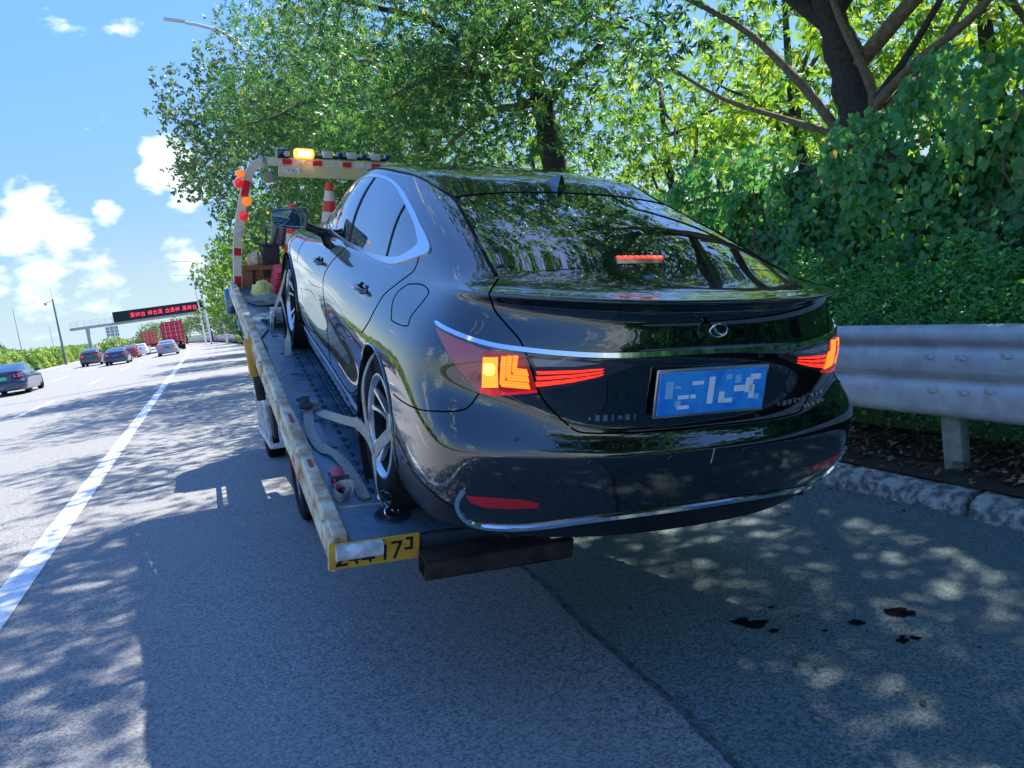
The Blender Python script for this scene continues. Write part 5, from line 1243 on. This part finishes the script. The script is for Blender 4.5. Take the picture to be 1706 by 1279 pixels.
# ================================================================== LOOSE GEAR ON THE DECK (each rests there by itself)
def on_deck(name, label, cat, x, y, z=0.0, rz=0, group=None): return thing(name, label, cat, group=group, matrix=CARM @ Matrix.Translation((x, y, z)) @ Matrix.Rotation(rz, 4, 'Z'))
def cone(label, x, y, z, n=1, h=.62):
    t = on_deck('traffic_cone', label, 'traffic cone', x, y, z, group='traffic cones at the deck head')
    MB().bbox((0, 0, .015), (.30, .30, .03), .008).obj('base', M_redc, t, smooth=True)
    segs = [(0.115, 0), (.085, .22), (.072, .33), (.058, .44), (.045, .54), (.034, h), (.026, h + .005)]
    for k in range(5):
        (r0, z0), (r1, z1) = segs[k], segs[k + 1]
        MB().lathe([(r0, z0 + .03), (r1, z1 + .03)] + ([(0, z1 + .031)] if k == 4 else []), n=24).obj('band' if k % 2 else 'sleeve', M_wtape if k % 2 else M_redc, t, smooth=True)
    return t
M_redc = mat('cone_red', (.80, .05, .03), rough=.45)
M_redst = mat('coral_cone', (.85, .09, .10), rough=.5)
cone('red and white traffic cone standing just left of the sedan mirror', -.56, 5.16, .22)
cone('red and white traffic cone under the middle of the cream arch panel', -.19, 5.16, .45)
t = on_deck('nested_cones', 'leaning stack of coral red cone bases beside the front wheel', 'traffic cones', -.765, 4.95, .0)
for k in range(9):
    o = MB().bbox((0, 0, 0), (.105, .20, .018), .006).obj('cone_base' if k else 'cone_base', M_redst, t, smooth=True); o.location = (.004 * k, -.004 * k, .02 + k * .029); o.rotation_euler = (R(14), R(-9), .1)
    if k < 8:
        q = MB().bbox((0, 0, 0), (.08, .16, .011), .003).obj('gap_band', M_chassis, t); q.location = (.004 * k + .002, -.004 * k, .034 + k * .029); q.rotation_euler = (R(14), R(-9), .1)
def lump(name, label, cat, x, y, z, sx, sy, sz, m, seed, folds=5):
    bm = bmesh.new(); bmesh.ops.create_icosphere(bm, subdivisions=4, radius=1)
    for v in bm.verts:
        p = v.co; f = 1 + .22 * noise.noise(p * 1.7 + Vector((seed, 0, 0))) + .10 * math.sin(p.x * folds + 3 * noise.noise(p * 2 + Vector((0, seed, 0))) + p.z * 3)
        v.co = Vector((p.x * sx * f, p.y * sy * f, max(p.z, -.55) * sz * f))
    for f in bm.faces: f.smooth = True
    me = bpy.data.meshes.new(name); bm.to_mesh(me); bm.free(); me.materials.append(m)
    o = link(bpy.data.objects.new(name, me), None, label, cat); o.matrix_world = CARM @ Matrix.Translation((x, y, z)); return o
lump('folded_tarp', 'yellow folded tarpaulin bundle at the front of the deck', 'tarpaulin', -.94, 4.62, .085, .105, .12, .10, mat('yellow_cloth', (.80, .66, .16), rough=.8, color2=(.70, .60, .25), noise_scale=9), 3)
lump('sack', 'dusty grey sack lying under the yellow tarpaulin', 'sack', -.90, 4.42, .03, .17, .15, .05, mat('grey_cloth', (.34, .31, .27), rough=.9, color2=(.22, .20, .18)), 8)
lump('helmet', 'pale tan safety helmet behind the brown head board', 'helmet', -.93, 5.33, .27, .085, .09, .085, mat('tan_plastic', (.72, .50, .32), rough=.5), 1, folds=0)
# wheel chock frame by the front wheel
t = on_deck('wheel_chock', 'pale steel wheel chock frame against the front tyre', 'wheel chock', -.97, 3.55, 0, -.12)
MB().bbox((0, 0, .045), (.03, .42, .09), .006).obj('plate', M_whitesteel, t, smooth=True)
MB().bbox((.05, -.18, .03), (.13, .03, .05), .006, rot=Matrix.Rotation(.3, 3, 'Z')).obj('toe', M_chassis, t)
MB().bbox((.03, .16, .06), (.10, .03, .10), .006).obj('lug', M_whitesteel, t)
MB().tube([(-.03, -.25, .01), (-.08, -.55, .008), (-.03, -.9, .008), (-.07, -1.2, .008)], .006, 6).obj('cord', M_chassis, t, smooth=True)
# lashing straps
M_strap = mat('grey_webbing', (.34, .31, .25), rough=.9, color2=(.48, .44, .36), noise_scale=30, bump=.5, bump_scale=300)
def strap_thing(label, group='lashing straps over the wheels'): return thing('lashing_strap', label, 'strap', group=group, matrix=CARM)
t = strap_thing('grey webbing strap wrapped round the rear wheel and hooked to the tail plate')
def rib(P, name='webbing', w=.058, side=None, par=None, th=.004, k=6):
    L = smooth_line(P, k); S = smooth_line(side, k) if isinstance(side, list) else side
    if isinstance(S, list) and len(S) > len(L): S = S[:len(L)]
    MB().ribbon(L, w, th, side=S).obj(name, M_strap, par or t, smooth=True, angle=60)
X = Vector((1, 0, 0)); Z = Vector((0, 0, 1)); Yv = Vector((0, 1, 0))
rib([(-.975, .16, .30), (-.968, .04, .31), (-.965, -.08, .30), (-.965, -.15, .262)], side=[(0, .5, 1), (0, .6, 1), (0, .75, .9), (0, .9, .6)])
rib([(-.965, -.15, .265), (-.968, -.185, .22), (-.965, -.21, .14), (-.935, -.205, .06)], side=[(0, 1, .2), (0, 1, 0), (.2, 1, 0), (.5, 1, 0)], w=.048)
rib([(-.965, -.15, .268), (-.955, -.23, .345), (-.93, -.32, .43), (-.88, -.31, .47), (-.80, -.295, .475)], side=[(0, .8, .7), (0, .8, .7), (0, .7, .6), (0, 1, .7), (0, 1, .7)])
rib([(-.975, .16, .30), (-.972, .42, .22), (-.972, .72, .135), (-.975, 1.02, .05), (-.985, 1.13, .025)], side=[(0, .4, 1), (0, .3, 1), (.3, .2, 1), (.6, .1, .8), (1, 0, .3)], w=.045)
rib([(-.965, -.14, .27), (-.97, .0, .40), (-.955, .10, .52), (-.90, .15, .62), (-.82, .16, .655)], side=[(0, .8, -.4), (0, .8, -.4), (0, .9, -.3), (0, 1, -.2), (0, 1, 0)], w=.045)
hk = MB(); hk.tube(smooth_line([(-.90, -.20, .015), (-.915, -.225, .05), (-.955, -.20, .085), (-.93, -.18, .10), (-.895, -.20, .085), (-.905, -.235, .04), (-.885, -.235, .018)], 4), .0055, 8); hk.obj('hook', M_chrome, t, smooth=True)
t2 = strap_thing('loose grey strap with a black ratchet lying flat along the deck edge')
rib([(-1.03, 1.22, .03), (-1.055, 1.05, .012), (-1.075, .85, .01), (-1.07, .66, .012)], side=[(1, 0, .2), (1, .1, 0), (1, .1, 0), (.8, .5, 0)], par=t2, w=.055)
rib([(-1.07, .66, .014), (-1.05, .57, .016), (-1.01, .50, .014), (-.985, .36, .010), (-.975, .18, .008), (-.975, .0, .007), (-.98, -.02, .007)], side=[(.6, .8, 0), (.6, .6, .3), (.8, .5, 0), (1, .1, 0), (1, 0, 0), (1, 0, 0), (1, 0, 0)], par=t2, w=.055)
rt = MB(); rt.bbox((-1.05, 1.24, .045), (.05, .16, .012), .004); rt.bbox((-1.05, 1.20, .065), (.052, .12, .010), .004, rot=Matrix.Rotation(.25, 3, 'X')); rt.cyl((-1.085, 1.17, .05), (-1.015, 1.17, .05), .014, 10)
rt.cyl((-1.085, 1.30, .05), (-1.015, 1.30, .05), .010, 10); rt.obj('ratchet', M_chassis, t2, smooth=True)
MB().bbox((-1.0, 1.27, .035), (.07, .06, .03), .012).obj('bundle', M_strap, t2, smooth=True)
t3 = thing('ratchet_buckle', 'magenta red ratchet buckle with a coiled strap on the deck', 'ratchet', matrix=CARM @ Matrix.Translation((-1.06, .13, .0)))
M_mag = mat('magenta_metal', (.55, .03, .10), rough=.35, coat=.5)
mb = MB(); mb.bbox((0, 0, .05), (.055, .15, .010), .004, rot=Matrix.Rotation(.3, 3, 'X')); mb.bbox((.0, .02, .025), (.06, .13, .010), .004); 
for s_ in (-1, 1): mb.bbox((s_ * .028, .01, .04), (.006, .15, .04), .003)
mb.obj('handle', M_mag, t3, smooth=True)
mb = MB(); mb.cyl((-.04, -.02, .05), (.04, -.02, .05), .016, 12); mb.cyl((-.035, .07, .04), (.035, .07, .04), .010, 10); mb.obj('spindle', M_chassis, t3, smooth=True)
L = smooth_line([(0, -.02, .03), (.02, -.10, .02), (-.02, -.16, .02), (-.045, -.11, .03), (-.01, -.06, .04), (.04, -.09, .05), (.03, -.15, .03)], 5)
mb = MB(); mb.ribbon(L, .035, .004, side=(.3, .2, 1)); mb.obj('coiled_webbing', M_strap, t3, smooth=True)
t4 = strap_thing('grey strap loop hanging over the front wheel of the sedan')
rib([(-1.02, 3.75, .01), (-.985, 3.45, .10), (-.965, 3.15, .28), (-.955, 2.95, .42), (-.93, 2.90, .56)], side=[(1, 0, 0), (.4, 0, 1), (0, .6, 1), (0, .8, .5), (0, 1, 0)], par=t4)
rib([(-.965, 3.1, .30), (-.965, 2.9, .33), (-.965, 2.6, .18), (-.99, 2.42, .02)], side=[(0, .4, 1), (0, .2, 1), (0, .6, .8), (1, 0, .2)], par=t4, w=.045)
# ================================================================== TRAFFIC (reuses the saloon shell's form at other sizes and colours)
def simple_wheel():
    mb = MB(); mb.lathe([(.22, -.10), (.31, -.11), (.334, -.08), (.334, .08), (.31, .11), (.22, .105)], Matrix.Rotation(R(90), 4, 'Y'), n=26); return mb
SWH = simple_wheel(); me_t = None
sub_v = SURF[::4, ::6]; snr, snc = sub_v.shape[:2]
def shell(sx, sy, sz, kind):
    V = sub_v.copy()
    if kind == 'suv':
        z = V[:, :, 2]; up = np.clip((z - 1.0) / .4, 0, 1); y = V[:, :, 1]
        V[:, :, 1] = np.where(y < .8, y - up * .62 * np.clip((.9 - y) / .9, 0, 1.4), y); V[:, :, 0] *= 1 + .05 * up
    V[:, :, 0] *= sx; V[:, :, 1] = (V[:, :, 1] - 1.4) * sy; V[:, :, 2] = V[:, :, 2] * sz + (0.03 if kind == 'suv' else 0)
    idx = np.arange(snr * snc).reshape(snr, snc)
    F = np.stack([idx[:-1], np.roll(idx, -1, 1)[:-1], np.roll(idx, -1, 1)[1:], idx[1:]], -1).reshape(-1, 4)
    return V.reshape(-1, 3), F
M_tail = mat('small_tail_lamp', (.5, .02, .02), rough=.2, emit=(1, .03, .02), estr=.3)
def traffic_car(label, x, y, rgb, kind='sedan', sc=(1, 1, 1), plate=(.02, .12, .5), rz=0):
    t = thing('traffic_car', label, 'car', (x + sh(y), y, gz(x)), rz, 'cars driving away down the motorway')
    V, F = shell(*sc, kind)
    m = mat('traffic_paint', rgb, rough=.3, coat=.8)
    mesh_obj('body', V, F, m, t, smooth=True)
    bvh = BVHTree.FromPolygons([tuple(v) for v in V], [tuple(int(q) for q in f) for f in F])
    def pat(nm, P, d, mt, off=.006, sp=.12):
        global BVH
        keep = BVH; BVH = bvh
        mb = patch(P, d, off, sp); BVH = keep
        return mb.obj(nm, mt, t, smooth=True)
    if kind == 'suv':
        pat('rear_window', [(-.56, -3, 1.47 * sc[2]), (.56, -3, 1.47 * sc[2] * .98), (.62, -3, 1.10 * sc[2]), (-.62, -3, 1.10 * sc[2])], FWD, M_glass)
    else:
        pat('rear_window', [((px) * sc[0], (py - 1.4) * sc[1], 1.4) for px, py in ((-.53, .10), (-.62, -.60), (-.4, -.68), (.4, -.68), (.62, -.60), (.53, .10))], DOWN, M_glass)
    for sg in (-1, 1):
        P = [(sg * .8, (py - 1.4) * sc[1], pz * sc[2]) for py, pz in ((2.15, .975), (1.80, 1.20), (1.3, 1.335), (.9, 1.345), (.45, 1.28), (.05, 1.14), (.3, 1.04), (1.0, 1.01))]
        if kind == 'suv': P = [(p[0], p[1] + (-.25 if i in (4, 5) else 0), p[2]) for i, p in enumerate(P)]
        pat('side_window', P, (-sg, 0, 0), M_glass)
        pat('tail_lamp', [(sg * .86 * sc[0], -3, .93 * sc[2]), (sg * .86 * sc[0], -3, .80 * sc[2]), (sg * .52 * sc[0], -3, .83 * sc[2]), (sg * .52 * sc[0], -3, .92 * sc[2])], FWD, M_tail)
        for yw in (-1.4, 1.47):
            global me_t
            if me_t is None:
                o = SWH.obj('wheel', M_rubber, t, smooth=True); me_t = o.data
            else: o = bpy.data.objects.new('wheel', me_t); link(o, t)
            o.location = (sg * .80 * sc[0], yw * sc[1], .334)
    bpm = mat('traffic_plate', plate, rough=.5)
    h = bvh.ray_cast(Vector((0, -5, .80 * sc[2])), Vector((0, 1, 0)))[0]
    MB().box((0, h.y - .008, .80 * sc[2]), (.46, .012, .15)).obj('number_plate', bpm, t)
    for sg in (-1, 1): MB().bbox((sg * .98 * sc[0], (2.0 - 1.4) * sc[1], 1.0 * sc[2]), (.20, .12, .13), .04).obj('wing_mirror', m, t, smooth=True)
    MB().box((0, 0, .25), (1.4 * sc[0], 3.8, .1)).obj('underbody', M_blackplastic, t)
    return t
traffic_car('dark blue saloon with a green number plate at the left edge of the photo', -8.7, 43.5, (.010, .035, .10), plate=(.10, .50, .25))
traffic_car('dark grey estate car with a pale roof behind the blue saloon', -10.2, 86, (.06, .07, .075), 'suv', (1.0, .95, 1.14))
traffic_car('navy saloon in the middle lane in front of the white car', -7.1, 76, (.02, .035, .085))
traffic_car('red car nearly hidden behind the navy saloon', -7.5, 96, (.25, .03, .03), sc=(.95, .95, 1.02))
traffic_car('white saloon in the middle lane near the red container', -6.9, 104, (.78, .80, .82))
traffic_car('silver grey saloon in the lane right behind the red container truck', -3.35, 84, (.30, .31, .35), sc=(1, 1, 1.02))
# ---- trucks
def container_truck(label, x, y, col, L=12.0, Hh=2.75, z0=1.3, ridge=True, w=2.44):
    t = thing('container_truck', label, 'truck', (x + sh(y), y, gz(x)), 0.06, 'heavy trucks ahead')
    m = mat('container_red', col, rough=.6, color2=tuple(c * .75 for c in col), noise_scale=3)
    c = MB(); c.bbox((0, L / 2, z0 + Hh / 2), (w - .06, L, Hh - .06), .03)
    co = c.obj('container', m, t)
    f = MB()
    for sx in (-1, 1): f.box((sx * (w / 2 - .06), -.02, z0 + Hh / 2), (.12, .1, Hh))
    for z in (z0 + .06, z0 + Hh - .06): f.box((0, -.02, z), (w - .24, .1, .12))
    f.obj('corner_frame', m, co)
    for sx in (-1, 1):
        d = MB().box((sx * (w / 4 - .04), -.015, z0 + Hh / 2), (w / 2 - .16, .05, Hh - .26)).obj('door', mat('door_red', tuple(min(1, q * 1.15) for q in col), rough=.6), co)
        for k in range(4): MB().box((sx * (w / 4 - .04), -.05, z0 + .55 + k * (Hh - .9) / 3.2), (w / 2 - .24, .03, .10)).obj('door_rib', bpy.data.materials['door_shadow'] if 'door_shadow' in bpy.data.materials else mat('door_shadow', (.16, .015, .025), rough=.7), d)  # ribs in a darker red, their shade put into the colour
        for q in (.25, .75): MB().cyl((sx * (.08 + q * (w / 2 - .2)), -.075, z0 + .1), (sx * (.08 + q * (w / 2 - .2)), -.075, z0 + Hh - .1), .022, 6).obj('lock_bar', M_whitesteel, d)
    rb = MB()
    for k in range(int(L / .5)):
        for sx in (-1, 1): rb.box((sx * (w / 2 - .02), .3 + k * .5, z0 + Hh / 2), (.05, .22, Hh - .25))
    rb.obj('corrugation', m, co, kind='stuff')
    ch = MB(); ch.box((0, L / 2, z0 - .18), (.9, L + 1, .24)); ch.box((0, .1, .62), (2.3, .1, .14)); ch.obj('trailer_frame', M_chassis, t)
    for yy in (1.4, 2.7, 4.0, L + .6, L + 3.4):
        for sx in (-1, 1):
            wv = MB(); wv.lathe([(.0, .12), (.25, .12), (.5, .14), (.52, .1), (.52, -.3), (.5, -.34), (0, -.3)], Matrix.Translation((sx * 1.05, yy, .52)) @ Matrix.Rotation(R(90) * sx, 4, 'Y'), n=22); wv.obj('wheel', M_rubber, t, smooth=True)
    MB().bbox((0, L + 2.0, 1.95), (2.4, 2.2, 2.9), .12).obj('cab', mat('truck_cab', (.5, .08, .06), rough=.4), t, smooth=True)
    for sx in (-1, 1): MB().box((sx * .95, .03, .78), (.3, .05, .12)).obj('tail_lamp', M_tail, t)
    return t
container_truck('red container truck with its ribbed double doors facing the camera', -3.05, 108, (.55, .035, .06), Hh=2.55, z0=1.15)
container_truck('orange red cargo truck left of the container truck', -6.6, 148, (.62, .12, .07), Hh=2.2, z0=1.1)
# ---- sign gantry
gy = 172.0
gt = thing('sign_gantry', 'white steel gantry carrying a dark electronic message board across the motorway', 'gantry', (-16.8 + sh(gy), gy, .1))
M_gan = mat('gantry_paint', (.52, .55, .58), rough=.5)
b = MB(); b.bbox((12.6, 0, 5.9), (31.5, .8, .55), .05); b.obj('beam', M_gan, gt)
for x in (-.2, 24.6): MB().tube([(x, 0, -.4), (x, 0, 5.7)], [.42, .34], 14).obj('column', M_gan, gt, smooth=True)
rl = MB()
for z in (6.5, 6.85, 7.2): rl.cyl((-3.0, -.4, z), (28, -.4, z), .035, 5)
for k in range(26): rl.cyl((-3.0 + k * 1.24, -.4, 6.15), (-3.0 + k * 1.24, -.4, 7.2), .035, 5)
rl.obj('handrail', M_gan, gt)
bd = MB().bbox((13.2, -.75, 7.15), (17.0, .5, 2.0), .06).obj('message_board', mat('board_black', (.010, .022, .032), rough=.6), gt)
M_dot = mat('led_text', (.6, .02, .05), emit=(1.0, .04, .10), estr=.35)
r = np.random.default_rng(4)
def hanzi(cx_, cz, s, parts):
    mb = MB()
    for (x, z, w, h) in parts: mb.box((cx_ + x * s, -1.02, cz + z * s), (w * s, .02, h * s))
    mb.obj('led_character', M_dot, bd)
G1 = [(0, .42, .9, .12), (0, .1, .8, .12), (0, -.2, .9, .12), (0, .1, .12, .9), (-.3, -.42, .3, .12), (.3, -.42, .3, .12)]
G2 = [(-.3, .3, .3, .12), (-.3, 0, .4, .12), (-.3, -.1, .12, .8), (.2, .38, .5, .12), (.2, .1, .5, .12), (.2, -.2, .5, .12), (.2, 0, .12, .9)]
G3 = [(0, .4, .12, .3), (0, .2, .9, .12), (-.25, -.15, .12, .6), (.25, -.15, .12, .6), (0, -.42, .8, .12)]
for gi, x0 in enumerate((8.2, 11.4, 14.6, 17.8)):
    for k in range(3): hanzi(x0 + k * .95, 7.10, .82, (G1, G2, G3)[(gi + k) % 3])
# ---- poles
M_pole = mat('pole_grey', (.58, .62, .64), rough=.5)
def pole(name, label, cat, x, y, h, arm=None, r0=.12, m=M_pole, z=0):
    t = thing(name, label, cat, (x, y, z)); mb = MB(); mb.tube([(0, 0, -.3), (0, 0, h)], [r0, r0 * .55], 12); mb.obj('post', m, t, smooth=True)
    return t
t = thing('street_lamp', 'curved arm street lamp reaching out over the road above the left tree', 'street lamp', (4.85, 40.5, -.1))
P = smooth_line([(0, 0, 0), (0, 0, 6), (0, 0, 12), (-.10, 0, 13.4), (-.55, 0, 14.7), (-1.3, 0, 15.55), (-2.3, 0, 15.95), (-3.0, 0, 16.1)], 6)
MB().tube(P, [.14 - .075 * i / len(P) for i in range(len(P))], 12).obj('post', M_pole, t, smooth=True)
MB().bbox((-3.45, 0, 16.22), (.95, .26, .13), .05, rot=Matrix.Rotation(R(8), 3, 'Y')).obj('lamp_head', M_pole, t, smooth=True)
cp = pole('camera_pole', 'tall dark camera pole rising from the median hedge', 'pole', -.1465 * 118, 118, 8.9, m=mat('pole_dark', (.18, .20, .21), rough=.6), r0=.17)
MB().tube([(0, 0, 8.7), (-.8, 0, 8.5)], .06, 8).obj('camera_arm', M_pole, cp); MB().bbox((-.9, 0, 8.35), (.4, .4, .35), .05).obj('camera', M_pole, cp); MB().cyl((0, 0, 8.9), (0, 0, 10.4), .03, 6).obj('lightning_rod', M_pole, cp)
for k, (dx, d, h) in enumerate(((-.0015 + .0014, 150, 11.5), (.0058, 128, 12), (.0230, 120, 7.5))):
    t = pole('light_pole', ['leftmost white light pole by the far guardrail', 'taller white light pole beside the far trees', 'short white post in front of the far trees'][k], 'light pole', dx * d + .3, d, h, m=M_white, r0=.16)
    if k < 2: MB().tube([(0, 0, h), (-.6, 0, h + .5), (-2.4, 0, h + .8)], .06, 8).obj('lamp_arm', M_white, t, smooth=True); MB().bbox((-2.8, 0, h + .82), (.9, .25, .12), .04).obj('lamp_head', M_white, t)
for k, (dx, d, h, lb) in enumerate(((-.186, 130, 9, 'thin pale pole above the left tree clump'), (-.155, 190, 8, 'faint distant pole left of the camera pole'))):
    pole('light_pole', lb, 'light pole', dx * d, d, h, m=M_white, r0=.12)
t = pole('road_sign', 'small grey panel sign above the median hedge', 'sign', -.094 * 190, 190, 6.2, r0=.14)
for i in range(3):
    for j in range(3): MB().box((-.85 + i * .85, -.1, 4.2 + j * .72), (.78, .06, .66)).obj('panel', mat('sign_panel', (.34, .38, .42), rough=.5) if 'sign_panel' not in bpy.data.materials else bpy.data.materials['sign_panel'], t)
# ---- median hedge: separate bushes nearest, one clipped row
def bush(name, label, x, y, rx, ry, rz, n, size, seed, m=ML_hedge, tr=False):
    r = np.random.default_rng(seed); t = thing(name, label, 'hedge' if not tr else 'tree', (x, y, 0))
    d = unit(r.normal(size=(n, 3))); d[:, 2] = np.abs(d[:, 2]) * .9; rad = .72 + .3 * r.random(n)
    f = 1 + .12 * np.sin(d[:, 1] * 9 + seed) + .10 * np.sin(d[:, 0] * 13 + d[:, 2] * 7)
    P = d * rad[:, None] * f[:, None] * np.array([rx, ry, rz]); D = unit(d + .7 * r.normal(size=(n, 3))); Nn = unit(d + .6 * r.normal(size=(n, 3)))
    link(bpy.data.objects.new('foliage', leaf_mesh('foliage', P, D, Nn, size * (.6 + .7 * r.random(n)), T_SMALL, m)), t)
    mb = MB(); mb.lathe([(0, .82 * rz)] + [(math.sin(a) * .8, math.cos(a) * .8 * rz) for a in np.linspace(.2, PI / 2, 7)] + [(.8, -.1)], n=18); mb.v = [Vector((v.x * rx, v.y * ry, v.z)) for v in mb.v]
    mb.obj('branches', bpy.data.materials['dark_backing'], t, smooth=True)
r = np.random.default_rng(9); n = 60000
y = 20 + 480 * r.random(n) ** 1.8; top = 2.35 + .16 * np.sin(y * .35) + .14 * np.sin(y * 1.1) + .1 * np.sin(y * 2.9)
z = .15 + top * r.random(n) ** .7; z = np.minimum(z, top + .1 * r.normal(size=n)); xx = -18.1 - 1.7 * r.random(n) * (z > top * .9) - .25 * np.sin(z * 3 + y) + .3 * r.random(n)
P = np.stack([xx + np.array([sh(q) for q in y]), y, z], 1)
D = unit(r.normal(size=(n, 3)) + np.array([.5, 0, .5])); Nn = unit(np.array([1, -.3, .8]) + .6 * r.normal(size=(n, 3)))
tone = np.clip(.45 + .25 * np.sin(y * .3) + .2 * r.normal(size=n), 0, 1)
mh = thing('median_hedge', 'long bright green clipped hedge along the motorway median', 'hedge', (-19, 0, 0)); P[:, 0] += 19
link(bpy.data.objects.new('foliage', leaf_mesh('foliage', P, D, Nn, .16 + .0018 * y, T_SMALL, ML_hedge, tone)), mh, kind='stuff')
mb = MB(); ys = list(range(16, 520, 8)); V = []
for y in ys: V += [(.75 + sh(y), y, 0), (.65 + sh(y), y, 2.1), (-1.2 + sh(y), y, 2.15), (-1.3 + sh(y), y, 0)]
mb.add(V, [(4 * i + k, 4 * i + k + 1, 4 * i + 5 + k, 4 * i + 4 + k) for i in range(len(ys) - 1) for k in range(3)]); mb.obj('branches', bpy.data.materials['dark_backing'], mh)
for k, (dx, d, ry, rx, rz, lb) in enumerate(((-.288, 100, 6, 5, 5.2, 'dark rounded tree clump behind the hedge at the left edge'), (-.250, 116, 6, 5, 5.3, 'second dark tree clump behind the median hedge'), (-.212, 150, 5, 4, 4.6, 'low tree clump tapering off behind the hedge'))):
    bush('far_tree', lb, dx * d, d, rx, ry, rz, 6000, .5, 90 + k, ML_far, True)
bush('median_shrub', 'rounded bright shrub under the small grey sign', -.094 * 170 - .0, 168, 3.4, 8, 3.5, 2600, .4, 99)
bush('far_tree', 'hazy tree at the road end left of the trucks', -.062 * 260, 260, 5, 6, 4.5, 1500, .6, 101, ML_far, True)
# ---- a little summer haze over the far road
hz = MB(); hz.box((0, 1400, 28), (6200, 3400, 64));
